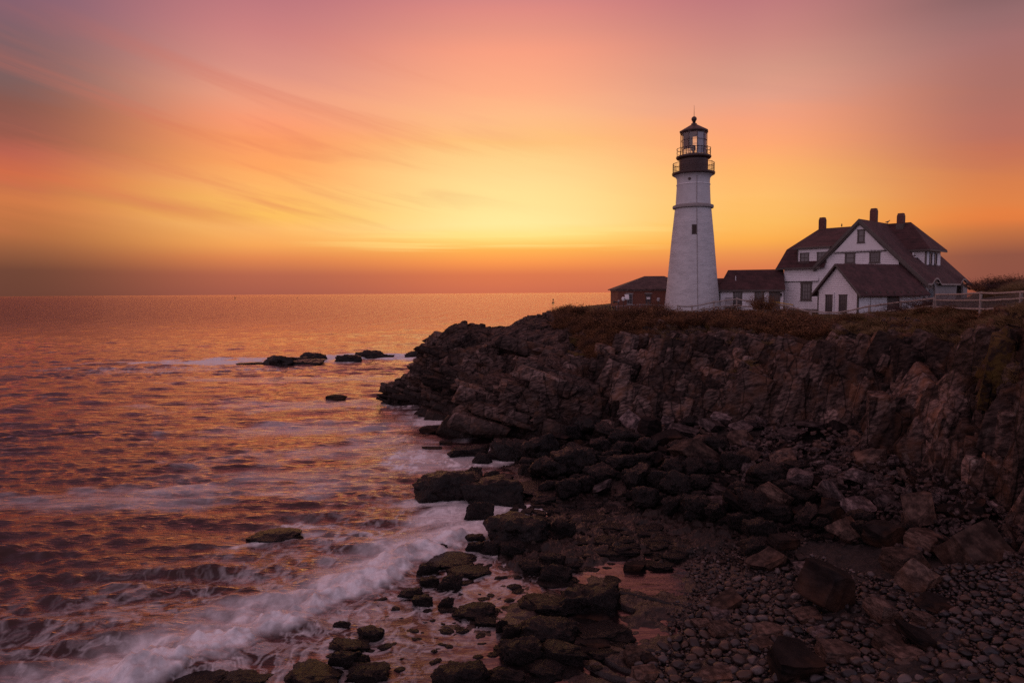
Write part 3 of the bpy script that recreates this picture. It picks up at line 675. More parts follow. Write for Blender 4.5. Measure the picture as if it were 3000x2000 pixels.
# ------------------------------------------------------------------ sea
SEAK = 0.0
WDIR = math.atan2(-1.0, 0.12)
wr = np.random.default_rng(3)
WAV = []
for i in range(90):
    lam = 0.5 * (40 / 0.5) ** wr.random(); WAV.append((lam, WDIR + wr.normal() * (.24 if lam > 1.2 else .5), wr.random() * 6.28, wr.uniform(.5, 1.2)))
def sea_h(x, y, dx_, calm):
    h = np.zeros_like(x)
    wx = fbm(x * .06, y * .06, 3, 301) * 3; wy = fbm(x * .06, y * .06, 3, 302) * 3
    for lam, th, ph, a in WAV:
        k = 2 * math.pi / lam
        steep = a * (0.046 if lam < .9 else (0.072 if lam < 2.4 else 0.072 * (2.4 / lam) ** 1.45))
        w = smooth(lam / np.maximum(dx_, 1e-6), 2.0, 5.0)
        h = h + w * steep / k * np.sin(k * (np.cos(th) * (x + wx * min(1, lam / 6)) + np.sin(th) * (y + wy * min(1, lam / 6))) + ph)
    grp = np.clip(.85 + .7 * fbm(x * .035, y * .07, 3, 311) + .5 * fbm(x * .15, y * .3, 2, 312), .15, 1.8)
    return h * calm * grp
spx = np.arange(-900, 3900, 4.0)
spy = np.concatenate([np.linspace(0.25, 6, 12, endpoint=False), np.arange(6, 240, .8), np.arange(240, 300, 1.6), np.arange(300, 1350, 2.2)])
ta = (spx - 1500) / 2000.0
YY = CAM[2] * 2000.0 / spy
YY = YY[::-1]
X = ta[None, :] * YY[:, None]; Y = np.repeat(YY[:, None], len(ta), 1)
dY = np.abs(np.gradient(YY))[:, None] * np.ones_like(X)
dS = np.maximum(dY * .8, X[:, 1:2] - X[:, 0:1])
zb = zbase(X, Y)
calm = 0.10 + 0.90 * smooth(-zb, 0.05, 0.9)
calm = np.where(Y > 62, 1.0, calm)
hs = sea_h(X, Y, dS, calm)
pool = smooth(zb, -.25, -.02) * (Y < 60) * (X > -5)
hs = hs * (1 - .75 * pool)
# surf
SURF = [zat(a, b, 0)[:2] for a, b in ((150,2120),(383,2028),(612,1935),(765,1888),(893,1843),(1008,1779),(1148,1703),(1256,1637),(1327,1610),(1400,1582),(1452,1552))]
sd_, side, tt = seg_dist(X, Y, SURF); sgn = sd_ * side        # positive = shoreward
wob = fbm(X * .55, Y * .55, 4, 401) * .9 + fbm(X * 2.1, Y * 2.1, 4, 402) * .35
s_ = sgn + wob
crest = np.exp(-((s_ + 1.0) / .95) ** 2) * .42 * smooth(tt, 1.0, .86) * smooth(sd_, 8, 4)
bil = fbm(X * 1.3, Y * 1.3, 4, 411)
foam = smooth(s_, .35, -.35) * (smooth(s_, -5.2, -1.4)) * smooth(sd_, 9, 6)
soft = .5 + .5 * fbm(X * .8 - Y * .4, Y * .9, 5, 403)
foam = foam * (.45 + .9 * soft) * np.clip(.85 + .6 * fbm(X * 2.0, Y * 2.0, 4, 441), .6, 1.15)
crest = crest * (1 + bil * .9) + foam * .10 * np.abs(fbm(X * 2.6, Y * 2.6, 3, 412))
# lace
wpx = X + fbm(X * .7, Y * .7, 3, 431) * .9; wpy = Y + fbm(X * .7, Y * .7, 3, 432) * .9
lace = 1 - np.abs(fbm(wpx * .9, wpy * .9, 5, 404)) * 5.2
lace = np.clip(lace, 0, 1)
lace2 = np.clip(1 - np.abs(fbm(wpx * 2.2, wpy * 2.2, 4, 405)) * 4.5, 0, 1)
strk = np.clip(.5 + 1.6 * fbm(X * .35 + Y * .12, Y * .8, 5, 406), 0, 1)
back_ = smooth(s_, -15, -3.0) * smooth(s_, .2, -1.0) * smooth(sd_, 16, 9)
foam = np.maximum(foam, back_ * (lace * .34 + lace2 * .18))
sh = smooth(s_, -.2, .4) * smooth(sd_, 9, 3) * (Y < 45)
foam = np.maximum(foam, sh * (lace2 * .38 + lace * .28))
FOAMZ = [((1150,1192),7,2.6,.2,.7,1),((1345,1225),5,3,.5,1.0,3),((1255,1205),4,1.2,.1,.8,3),((1430,1322),7,2.4,.1,.9,3),((1400,1340),9,4,.1,.9,0),((1530,1350),3.0,1.4,.0,1.0,3),((1300,1340),5,2,.1,.8,1),
 ((1250,1470),3,1.2,.25,.9,3),((1340,1500),4.0,1.8,.35,.95,3),((1480,1478),3.2,1.2,.25,1.0,3),((1530,1490),2.0,.8,.2,.8,0),((1455,1560),2.2,1.2,.3,1.2,3),((1390,1548),2.5,1.0,.3,1.0,3),((1210,1560),5,2,.3,.7,1),
 ((860,1542),3.0,1.0,.15,.8,1),((790,1586),2.2,.4,.5,.8,3),
 ((690,1059),17,5,0,1.3,3),((590,1061),16,4,0,1.1,3),((860,1062),16,2.5,0,.6,0),((970,1048),10,6,0,1.3,3),((1130,1042),16,6,0,1.3,3),((1165,1048),9,5,0,1.2,3),((760,1050),12,4,0,1.1,3),((560,1082),26,6,0,.5,1),
 ((800,1190),16,5,.05,.5,2),((980,1250),14,5,.05,.5,2),((860,1110),20,5,.0,.45,2),((1050,1330),11,4.5,.1,.45,2),((600,1440),15,2.6,.12,.6,2),((300,1470),12,2.4,.1,.45,2),((900,1390),9,2.8,.1,.4,2),((1150,1290),7,3,.1,.5,2)]
for (p, rx, ry, a, inten, kind) in FOAMZ:
    e_ = smooth(ell(X, Y, zat(*p, 0), rx, ry, a) + fbm(X * .25, Y * .25, 4, 421) * .9 + fbm(X * .9, Y * .9, 3, 422) * .3, 1.1, .45)
    tex = (.45 + .8 * lace, .15 + .85 * lace, .22 + .42 * strk + .2 * lace, .62 + .3 * lace + .2 * lace2)[kind]
    foam = np.maximum(foam, e_ * inten * tex)
foam = np.clip(foam, 0, 1)
LANDFADE = smooth(zb, .5, .1)
hs = hs + crest
me = mesh_np('sea', np.stack([X, Y, hs], -1).reshape(-1, 3), grid_faces(*X.shape), True)
attr(me, 'foam', foam); attr(me, 'pool', pool)
m = bpy.data.materials.new('sea_water'); m.use_nodes = True; t = m.node_tree; t.nodes.clear()
g = N(t, 'ShaderNodeNewGeometry')
mp = N(t, 'ShaderNodeMapping'); mp.inputs['Rotation'].default_value = (0, 0, R(-6)); mp.inputs['Scale'].default_value = (.45, 1.6, 1); L(t, g.outputs['Position'], mp.inputs[0])
na = N(t, 'ShaderNodeTexNoise'); na.inputs['Scale'].default_value = 1.3; na.inputs['Detail'].default_value = 6; na.inputs['Roughness'].default_value = .55; na.inputs['Distortion'].default_value = .7; L(t, mp.outputs[0], na.inputs['Vector'])
nb = N(t, 'ShaderNodeTexNoise'); nb.inputs['Scale'].default_value = .55; nb.inputs['Detail'].default_value = 7; nb.inputs['Roughness'].default_value = .62; L(t, mp.outputs[0], nb.inputs['Vector'])
ap = N(t, 'ShaderNodeAttribute', attribute_name='pool'); af = N(t, 'ShaderNodeAttribute', attribute_name='foam')
bp = N(t, 'ShaderNodeBump'); bp.inputs['Distance'].default_value = .22
L(t, math_n(t, 'SUBTRACT', .55, math_n(t, 'MULTIPLY', ap.outputs['Fac'], .40)), bp.inputs['Strength']); L(t, na.outputs['Fac'], bp.inputs['Height'])
bq = N(t, 'ShaderNodeBump'); bq.inputs['Distance'].default_value = .45
L(t, math_n(t, 'SUBTRACT', .40, math_n(t, 'MULTIPLY', ap.outputs['Fac'], .32)), bq.inputs['Strength']); L(t, nb.outputs['Fac'], bq.inputs['Height']); L(t, bp.outputs[0], bq.inputs['Normal'])
sp = N(t, 'ShaderNodeSeparateXYZ'); L(t, g.outputs['Position'], sp.inputs[0])
mp3 = N(t, 'ShaderNodeMapping'); mp3.inputs['Scale'].default_value = (.11, .022, 1); L(t, g.outputs['Position'], mp3.inputs[0])
nc = N(t, 'ShaderNodeTexNoise'); nc.inputs['Scale'].default_value = 1.0; nc.inputs['Detail'].default_value = 6; nc.inputs['Roughness'].default_value = .6; L(t, mp3.outputs[0], nc.inputs['Vector'])
br_ = N(t, 'ShaderNodeBump'); br_.inputs['Distance'].default_value = 6.0; L(t, sstep(t, sp.outputs[1], 110, 420, 0.0, .9), br_.inputs['Strength']); L(t, nc.outputs['Fac'], br_.inputs['Height']); L(t, bq.outputs[0], br_.inputs['Normal'])
bq = br_
fr = N(t, 'ShaderNodeFresnel'); fr.inputs['IOR'].default_value = 1.47; L(t, bq.outputs[0], fr.inputs['Normal'])
df = N(t, 'ShaderNodeBsdfDiffuse'); L(t, mixc(t, nb.outputs['Fac'], (.006, .004, .005), (.012, .008, .009)), df.inputs['Color']); L(t, bq.outputs[0], df.inputs['Normal'])
gs_ = N(t, 'ShaderNodeBsdfGlossy'); gs_.inputs['Color'].default_value = (1.0, .755, .75, 1); gs_.inputs['Roughness'].default_value = .05; L(t, bq.outputs[0], gs_.inputs['Normal'])
wa_ = N(t, 'ShaderNodeMixShader'); L(t, math_n(t, 'MULTIPLY', fr.outputs[0], 1.3, clamp=True), wa_.inputs[0]); L(t, df.outputs[0], wa_.inputs[1]); L(t, gs_.outputs[0], wa_.inputs[2])
fo = N(t, 'ShaderNodeBsdfPrincipled'); fo.inputs['Roughness'].default_value = .85; fo.inputs['Specular IOR Level'].default_value = .15
nf = N(t, 'ShaderNodeTexNoise'); nf.inputs['Scale'].default_value = 5; nf.inputs['Detail'].default_value = 6; nf.inputs['Distortion'].default_value = .6; L(t, g.outputs['Position'], nf.inputs['Vector'])
L(t, mixc(t, nf.outputs['Fac'], (.70, .68, .70), (.92, .90, .91)), fo.inputs['Base Color'])
mx = N(t, 'ShaderNodeMixShader'); L(t, math_n(t, 'MULTIPLY', af.outputs['Fac'], math_n(t, 'ADD', .80, math_n(t, 'MULTIPLY', nf.outputs['Fac'], .5)), clamp=True), mx.inputs[0])
L(t, wa_.outputs[0], mx.inputs[1]); L(t, fo.outputs[0], mx.inputs[2]); L(t, mx.outputs[0], N(t, 'ShaderNodeOutputMaterial').inputs[0])
tag(link('sea', me, m), kind='structure')
# sea bed, so that nothing shows through from aside
sb = MB(); sb.add([(-40000, 10, -6), (40000, 10, -6), (40000, 60000, -6), (-40000, 60000, -6)], [(0, 1, 2, 3)])
#@@BUILD
# ------------------------------------------------------------------ lighthouse
TC = np.array([22.66, 86.0, 0.0])
lh = empty('lighthouse', TC + (0, 0, 10.4))
tag(lh, 'tall tapering white stone lighthouse with black lantern room beside the keepers house', 'lighthouse')
N_ = 72
def lat(name, prof_, m_, parent=lh, n=N_, smooth=True): return MB().lathe(TC, prof_, n).build(name, m_, parent, smooth)
lat('tower', [(3.44, 9.6), (3.42, 10.63), (3.02, 14.71), (2.56, 19.81), (2.20, 23.30), (2.11, 23.95), (2.00, 26.2), (1.99, 26.6), (2.02, 27.0), (2.2, 27.25), (2.42, 27.36)], M['tower'])
lat('band', [(2.15, 23.25), (2.46, 23.33), (2.50, 23.5), (2.46, 23.66), (2.12, 23.78)], M['stone'])
lat('moulding', [(1.98, 26.12), (2.06, 26.17), (2.06, 26.25), (1.97, 26.30)], M['white'])
dk = lat('gallery_deck', [(2.2, 27.30), (2.56, 27.44), (2.60, 27.56), (2.60, 27.68), (1.7, 27.70)], M['iron'])
lat('watch_room', [(1.74, 27.69), (1.74, 29.35)], M['iron'])
dk2 = lat('lantern_deck', [(1.74, 29.30), (2.02, 29.40), (2.12, 29.52), (2.12, 29.68), (1.55, 29.70)], M['iron'])
for deck, r_, z0, h, nb, name in ((dk, 2.50, 27.68, 1.12, 64, 'railing'), (dk2, 2.04, 29.68, 0.92, 14, 'railing')):
    q = MB()
    q.ring(TC + (0, 0, z0 + h), r_, .032, 48); q.ring(TC + (0, 0, z0 + h * .55), r_, .022, 48)
    for k in range(nb):
        a = 2 * math.pi * k / nb; p = TC + (r_ * math.cos(a), r_ * math.sin(a), 0)
        big = k % (8 if nb > 30 else 1) == 0
        q.tube(p + (0, 0, z0), p + (0, 0, z0 + h + (.10 if big else 0)), .030 if big else .014, n=6)
    q.build(name, M['iron'], deck, True)
A0 = math.pi / 10
NL = 10
q = MB().lathe(TC, [(1.60, 29.69), (1.60, 29.86)], NL, A0)
q.lathe(TC, [(1.62, 32.42), (1.62, 32.62)], NL, A0)
for k in range(NL):
    a = A0 + 2 * math.pi * k / NL; p = TC + (1.57 * math.cos(a), 1.57 * math.sin(a), 0)
    q.tube(p + (0, 0, 29.8), p + (0, 0, 32.5), .045, n=6)
for z in (30.72, 31.6):
    for k in range(NL):
        a, b_ = A0 + 2 * math.pi * k / NL, A0 + 2 * math.pi * (k + 1) / NL
        q.tube(TC + (1.57 * math.cos(a), 1.57 * math.sin(a), z), TC + (1.57 * math.cos(b_), 1.57 * math.sin(b_), z), .028, n=6, caps=False)
lf = q.build('lantern_frame', M['iron'], lh)
q = MB(); q.lathe(TC, [(1.55, 29.87), (1.55, 32.41)], NL, A0, cap=False); q.build('pane', M['lglass'], lf)
q = MB()
for k in range(NL):   # drawn curtains on the landward sides, a gap to the sea sky
    a, b_ = A0 + 2 * math.pi * k / NL, A0 + 2 * math.pi * (k + 1) / NL
    mid = math.degrees((a + b_) / 2) % 360
    if 270 < mid < 345:
        pa, pb = TC + (1.47 * math.cos(a), 1.47 * math.sin(a), 29.9), TC + (1.47 * math.cos(b_), 1.47 * math.sin(b_), 29.9)
        q.box(pa, pb - pa, np.array([math.cos(mid / 57.3), math.sin(mid / 57.3), 0]) * .03, (0, 0, 2.48))
q.build('curtain', M['curtain'], lf)
q = MB()
for k in range(NL):
    a, b_ = A0 + 2 * math.pi * k / NL, A0 + 2 * math.pi * (k + 1) / NL
    mid = math.degrees((a + b_) / 2) % 360
    if 200 < mid < 268:
        pa, pb = TC + (1.46 * math.cos(a), 1.46 * math.sin(a), 30.45), TC + (1.46 * math.cos(b_), 1.46 * math.sin(b_), 30.45)
        if mid > 240: pb = pa + (pb - pa) * .45
        q.box(pa, pb - pa, np.array([math.cos(mid / 57.3), math.sin(mid / 57.3), 0]) * .03, (0, 0, 1.95))
q.build('blind', M['blind'], lf)
q = MB(); q.tube(TC + (-.05, 0, 29.7), TC + (-.05, 0, 30.35), .16, .12, 12); q.lathe(TC + (-.05, 0, 0), [(.12, 30.35), (.26, 30.42), (.29, 30.7), (.26, 31.0), (.14, 31.08)], 16)
q.build('beacon_lamp', M['black'], lf, True)
rf = lat('roof', [(1.62, 32.50), (1.76, 32.60), (1.78, 32.72), (1.70, 32.80), (.36, 33.56), (.36, 33.68), (.20, 33.72), (.16, 33.80), (.24, 33.86), (.15, 33.92)], M['iron'], n=NL, smooth=False)
ball = MB().lathe(TC, [(.02, 33.86), (.17, 33.92), (.30, 34.10), (.33, 34.24), (.30, 34.38), (.17, 34.52), (.02, 34.57)], 20).build('ball_finial', M['iron'], rf, True)
MB().tube(TC + (0, 0, 34.5), TC + (0, 0, 35.9), .035, .012, 6).build('lightning_rod', M['iron'], rf)
def tower_pt(ang, z, out=0.0):
    zz = [10.63, 14.71, 19.81, 23.30, 23.95, 26.6]; rr = [3.42, 3.02, 2.56, 2.20, 2.11, 1.99]
    r_ = float(np.interp(z, zz, rr)) + out; return TC + (r_ * math.cos(ang), r_ * math.sin(ang), z)
wa = math.radians(-100.5)
e1 = np.array([-math.sin(wa), math.cos(wa), 0]); e3 = (tower_pt(wa, 21.2) - tower_pt(wa, 19.9)); e3 /= np.linalg.norm(e3); nn = np.array([math.cos(wa), math.sin(wa), .1])
o_ = tower_pt(wa, 19.95) - e1 * .29
w_ = MB(); w_.box(o_ - nn * .3, e1 * .58, nn * .33, e3 * .08); w_.box(o_ - nn * .3 + e3 * 1.12, e1 * .58, nn * .33, e3 * .08)
w_.box(o_ - nn * .3, e1 * .07, nn * .33, e3 * 1.2); w_.box(o_ - nn * .3 + e1 * .51, e1 * .07, nn * .33, e3 * 1.2)
wf_ = w_.build('window', M['trim'], lh); MB().box(o_ + e1 * .07 + e3 * .08 - nn * .28, e1 * .44, nn * .30, e3 * 1.04).build('pane', M['blind'], wf_)
pa_ = math.radians(-118)
p_ = tower_pt(pa_, 26.72); pn = np.array([math.cos(pa_), math.sin(pa_), 0])
MB().tube(p_ - pn * .1, p_ + pn * .07, .20, .17, 16).build('porthole', M['iron'], lh)
q = MB(); ca = math.radians(-93)
for a, b_ in zip((10.7, 14.7, 19.8, 23.8), (14.7, 19.8, 23.2, 27.2)): q.tube(tower_pt(ca, a, .03), tower_pt(ca, b_, .03 if b_ < 24 else .06), .035, n=6)
q.build('lightning_cable', M['stone'], lh)

# ------------------------------------------------------------------ windows and doors helper
UP = np.array([0, 0, 1.0])
def win(parent, o, e1, nn, w, h, case=.11, nx=2, ny=2, name='window', sill=True, head=.0, frame=None, pane=None, meeting=True, bars=True):
    """o: lower left corner of the outer casing on the wall plane; casing, sash bars and a glass pane"""
    o, e1, nn = np.asarray(o, float), np.asarray(e1, float), np.asarray(nn, float); d = .07
    frame = frame or M['trim']; q = MB(); s = o - nn * .05
    q.box(s, e1 * case, nn * (d + .05), UP * h); q.box(s + e1 * (w - case), e1 * case, nn * (d + .05), UP * h)
    q.box(s + e1 * case, e1 * (w - 2 * case), nn * (d + .048), UP * case * .8); q.box(s + e1 * (-.04) + UP * (h - case), e1 * (w + .08), nn * (d + .075), UP * (case + head))
    if sill: q.box(s - e1 * .06 - UP * .07, e1 * (w + .12), nn * (d + .12), UP * .07)
    if bars:
        iw, ih = w - 2 * case, h - 1.8 * case; b0 = o + e1 * case + UP * case * .8
        if meeting: q.box(b0 + UP * (ih * .5 - .03) + nn * .004, e1 * iw, nn * .045, UP * .06)
        for i in range(1, nx): q.box(b0 + e1 * (iw * i / nx - .014) + nn * .004, e1 * .028, nn * .03, UP * ih)
        for j in range(1, ny):
            if meeting and abs(j / ny - .5) < .01: continue
            q.box(b0 + UP * (ih * j / ny - .014) + nn * .006, e1 * iw, nn * .027, UP * .028)
    wo_ = q.build(name, frame, parent)
    MB().box(o + e1 * case * .9 + UP * case * .7 - nn * .03, e1 * (w - 1.8 * case), nn * .035, UP * (h - 1.6 * case)).build('pane', pane or M['glass'], wo_)
    return wo_

# ------------------------------------------------------------------ keepers house
HA = np.array([34.145, 86.0, 0]); Hu = np.array([.66913, -.74314, 0]); Hv = np.array([.74314, .66913, 0]); Hn = -Hv
def H(u, v, z): return HA + Hu * u + Hv * v + UP * z
kh = empty('keepers_house', H(8, 7, 10.3))
tag(kh, 'large white clapboard keepers house with dark red roofs, gable and brick chimneys', 'house')
RU, RZ = 9.05, 21.2; SL = 1.02
EAVE_R = 16.35
def zr(u): return RZ - SL * abs(u - RU)
# walls
q = MB()
q.slab([H(0.03, 0, 14.26), H(4.4, 0, 14.26), H(4.4, 0, 16.0), H(0.03, 0, 16.0)], Hv * 15.2)
q.slab([H(-.16, -.17, 14.2), H(4.4, -.17, 14.2), H(4.4, -.003, 14.85), H(-.003, -.003, 14.85)], Hv * .01 + UP * .04)
q.slab([H(0, .03, 10.1), H(4.4, .03, 10.1), H(4.4, .03, 14.25), H(0, .03, 14.25)], Hv * 15.1)
q.slab([H(4.35, .01, 10.1), H(13.2, .01, 10.1), H(13.2, .01, 16.7), H(RU, .01, 20.9), H(4.35, .01, 16.1)], Hv * 15.0)
wall = q.build('wall', M['siding'], kh)
q = MB(); q.box(H(-.02, .0, 10.0), Hu * 4.5, Hv * 15.2, UP * .82); q.build('foundation', M['stone'], kh)
q = MB(); q.slab([H(6.35, -.22, 17.62), H(11.75, -.22, 17.62), H(RU, -.22, 20.6)], Hv * .3)
at_ = q.build('gable_front', M['white'], kh)
q = MB()
for i in range(36):
    u0 = 6.3 + i * .152; q.slab([H(u0, -.21, 17.63), H(u0 + .125, -.21, 17.63), H(u0 + .0625, -.21, 17.43)], Hv * .05)
q.build('fringe', M['white'], at_)
q = MB()
q.box(H(-.03, -.05, 14.12), Hu * 4.4, Hv * .07, UP * .15)
q.box(H(-.05, -.03, 10.85), Hu * .16, Hv * .07, UP * 3.3)
q.box(H(-.07, -.10, 15.72), Hu * 4.6, Hv * .16, UP * .22)
q.box(H(4.3, -.03, 17.42), Hu * 8.8, Hv * .05, UP * .16) if False else q.box(H(6.2, -.04, 17.36), Hu * 5.7, Hv * .06, UP * .14)
q.build('trim', M['trim'], kh)
# roofs
q = MB()
T = .16
def slab_up(poly, th=T): q.slab(poly, UP * -th)
ov = -.55
slab_up([H(RU, ov, RZ), H(RU, 15.6, RZ), H(3.95, 15.6, zr(3.95)), H(3.95, ov, zr(3.95))])
# right slope with two eyebrow arches along the porch eave
def eave_arch(v): return sum(.62 * max(0, 1 - ((v - c_) / 1.55) ** 2) ** 1.3 for c_ in (2.3, 12.3))
nu, nv = 14, 90
gv = np.linspace(ov, 15.6, nv); gu = np.linspace(RU, EAVE_R, nu)
vs = []
for dz in (0, -T):
    for u_ in gu:
        for v_ in gv:
            f_ = max(0, (u_ - 14.0) / (EAVE_R - 14.0)) ** 1.6
            vs.append(H(u_, v_, zr(u_) + dz + eave_arch(v_) * f_))
fs = []
for i in range(nu - 1):
    for j in range(nv - 1):
        a = i * nv + j; b_ = nu * nv + a
        fs.append((a, a + nv, a + nv + 1, a + 1)); fs.append((b_, b_ + 1, b_ + nv + 1, b_ + nv))
for j in range(nv - 1):
    a = (nu - 1) * nv + j; b_ = nu * nv + a; fs.append((a, b_, b_ + 1, a + 1))
for i in range(nu - 1):
    for j, fl in ((0, 1), (nv - 1, 0)):
        a = i * nv + j; b_ = nu * nv + a; fs.append((a, b_, b_ + nv, a + nv) if fl == 0 else (a, a + nv, b_ + nv, b_))
q.add(vs, fs)
# gambrel wing on the left
BR = (.85, 18.2)
EZ, EV = 15.9, -.45
RL = [(0.95, 21.12)]
slab_up([H(-.8, EV, EZ), H(5.2, EV, EZ), H(5.2, BR[0], BR[1]), H(-.12, BR[0], BR[1])])
slab_up([H(-.12, BR[0], BR[1] + .004), H(7.8, BR[0], BR[1] + .004), H(8.9, 7.6, 21.12), H(.95, 7.6, 21.12)])
slab_up([H(-.8, 15.6, EZ), H(-.12, 14.35, BR[1]), H(5.2, 14.35, BR[1]), H(5.2, 15.6, EZ)])
slab_up([H(-.12, 14.35, BR[1]), H(.95, 7.6, 21.12), H(8.9, 7.6, 21.12), H(7.8, 14.35, BR[1])])
slab_up([H(-.8, EV, EZ), H(-.12, BR[0], BR[1]), H(-.12, 14.35, BR[1]), H(-.8, 15.6, EZ)])
slab_up([H(-.12, BR[0], BR[1]), H(.95, 7.6, 21.12), H(-.12, 14.35, BR[1])])
# shed roof of the left dormer
slab_up([H(1.35, -.28, 18.30), H(5.9, -.28, 18.30), H(5.9, 1.4, 18.55), H(1.35, 1.4, 18.55)])
# hipped cross roof on the right
E_ = 17.78
ve0, ve1, ue = 5.0, 11.2, 14.75
slab_up([H(10.2, ve0, E_), H(ue, ve0, E_), H(11.75, 7.9, 21.14), H(9.0, 7.9, 21.14)])
slab_up([H(ue, ve0, E_), H(ue, ve1, E_), H(11.75, 7.9, 21.14)])
slab_up([H(ue, ve1, E_), H(10.2, ve1, E_), H(9.0, 7.9, 21.14), H(11.75, 7.9, 21.14)])
roof = q.build('roof', M['roof'], kh)
q = MB()
for (ua, ub) in ((RU, 3.9), (RU, EAVE_R)):
    a, b_ = H(ua, ov - .035, zr(ua) + .02), H(ub, ov - .035, zr(ub) + .02)
    q.slab([a, b_, b_ - UP * .46, a - UP * .46], Hv * .10)
    a, b_ = H(ua, ov + .09, zr(ua) - .40), H(ub, ov + .09, zr(ub) - .40)
    q.slab([a, b_, b_ - UP * .22, a - UP * .22], Hv * .42)
q.build('rake_board', M['trim'], roof)
for o_, a_, b_ in ((H(1.3, -.33, 18.08), Hu * 4.5, Hv * .06), (H(10.6, ve0 - .04, E_ - .30), Hu * 4.2, Hv * .06), (H(ue - .02, ve0, E_ - .30), Hu * .06, Hv * 6.2), (H(-.85, EV - .05, EZ - .24), Hu * 5.6, Hv * .06)):
    MB().box(o_, a_, b_, UP * .22).build('fascia', M['trim'], roof)
for (uc, vc, zb_, zt) in ((1.35, 7.6, 20.3, 22.55), (7.65, 7.6, 20.3, 23.12), (10.75, 7.6, 20.3, 22.25)):
    q = MB(); w_ = .72; q.box(H(uc - w_ / 2, vc - w_ / 2, zb_), Hu * w_, Hv * w_, UP * (zt - .35 - zb_))
    tp = .56; lo = [H(uc - w_ / 2, vc - w_ / 2, zt - .35), H(uc + w_ / 2, vc - w_ / 2, zt - .35), H(uc + w_ / 2, vc + w_ / 2, zt - .35), H(uc - w_ / 2, vc + w_ / 2, zt - .35)]
    hi = [H(uc - tp / 2, vc - tp / 2, zt), H(uc + tp / 2, vc - tp / 2, zt), H(uc + tp / 2, vc + tp / 2, zt), H(uc - tp / 2, vc + tp / 2, zt)]
    q.add(lo + hi, [(0, 3, 2, 1), (4, 5, 6, 7), (0, 1, 5, 4), (1, 2, 6, 5), (2, 3, 7, 6), (3, 0, 4, 7)])
    ch = q.build('chimney', M['chimney'], roof)
    q = MB(); q.box(H(uc - .42, vc - .42, zb_), Hu * .84, Hv * .84, UP * (20.98 - zb_)); q.build('flashing', M['trim'], ch)
# left dormer
q = MB(); q.slab([H(1.83, -.04, 16.35), H(5.6, -.04, 16.35), H(5.6, -.04, 18.15), H(1.83, -.04, 18.15)], Hv * 1.2)
dm = q.build('dormer', M['siding'], kh)
MB().box(H(1.70, -.07, 16.3), Hu * .14, Hv * .1, UP * 1.85).build('corner_board', M['trim'], dm)
MB().box(H(1.80, -.08, 16.27), Hu * 3.2, Hv * .06, UP * .08).build('sill_board', M['white'], dm)
win(dm, H(2.05, -.04, 16.45), Hu, Hn, 1.12, 1.22); win(dm, H(4.15, -.04, 16.45), Hu, Hn, 1.14, 1.22)
win(kh, H(2.2, .03, 11.85), Hu, Hn, 1.38, 2.2, .22, 3, 4, head=.06)
win(at_, H(8.83, -.22, 18.5), Hu, Hn, .80, 1.5, .14, 1, 2)
win(kh, H(7.40, 0.01, 16.2), Hu, Hn, 1.15, 1.24, .16, 1, 1); win(kh, H(10.12, 0.01, 16.15), Hu, Hn, 1.15, 1.26, .16, 4, 4)
# right dormer
q = MB(); q.slab([H(14.2, 5.4, 15.7), H(14.2, 10.75, 15.7), H(14.2, 10.75, 17.7), H(14.2, 5.4, 17.7)], Hu * -3.0)
dr = q.build('dormer', M['siding'], kh)
MB().box(H(14.15, 5.36, 15.85), Hu * .09, Hv * .42, UP * 1.75).build('corner_board', M['trim'], dr)
for v0 in (6.75, 8.5): win(dr, H(14.2, v0, 16.05), Hv, Hu, .85, 1.3, .10, 1, 1, name='window')
q = MB(); q.tube(H(13.15, 4.6, 16.8), H(13.15, 4.6, 17.35), .06); q.box(H(13.0, 4.35, 16.75), Hu * .5, Hv * .5, UP * .12); q.build('roof_vent', M['white'], roof)
# porch under the right eave: stucco wall pierced by round arches, open behind
q = MB(); us = 15.75
arches = [(2.1, 1.15), (12.2, 1.35)]
segs = 14; ztop = 13.72
def porch_wall(v0, v1): q.box(H(us, v0, 10.3), Hu * .22, Hv * (v1 - v0), UP * (ztop - 10.3))
porch_wall(0.0, 2.1 - 1.15); porch_wall(2.1 + 1.15, 12.2 - 1.35); porch_wall(12.2 + 1.35, 15.2)
for vc, r_ in arches:
    for k in range(segs):
        a, b_ = math.pi * k / segs, math.pi * (k + 1) / segs
        va, vb = vc - r_ * math.cos(a), vc - r_ * math.cos(b_); za, zb2 = 12.75 + r_ * math.sin(a), 12.75 + r_ * math.sin(b_)
        top_ = lambda vv: ztop + .72 * max(0, 1 - ((vv - vc) / 1.55) ** 2) ** 1.3 * .93
        q.slab([H(us, va, za), H(us, vb, zb2), H(us, vb, max(zb2 + .03, top_(vb))), H(us, va, max(za + .03, top_(va)))], Hu * .22)
for v0, v1 in ((.0, .35), (4.2, 6.0), (9.6, 11.0), (14.9, 15.2)): q.box(H(13.2, v0, 10.3), Hu * 2.55, Hv * .1, UP * 3.3) if v0 in (0.0, 14.9) else None
q.build('porch_wall', M['stone'], kh)
q = MB()
vv = np.linspace(ov, 15.6, 80)
for a, b_ in zip(vv[:-1], vv[1:]):
    q.slab([H(EAVE_R + .012, a, zr(EAVE_R) + eave_arch(a) - .02), H(EAVE_R + .012, b_, zr(EAVE_R) + eave_arch(b_) - .02), H(EAVE_R + .012, b_, zr(EAVE_R) + eave_arch(b_) - .2), H(EAVE_R + .012, a, zr(EAVE_R) + eave_arch(a) - .2)], Hu * .05)
q.build('porch_eave', M['wood'], roof)

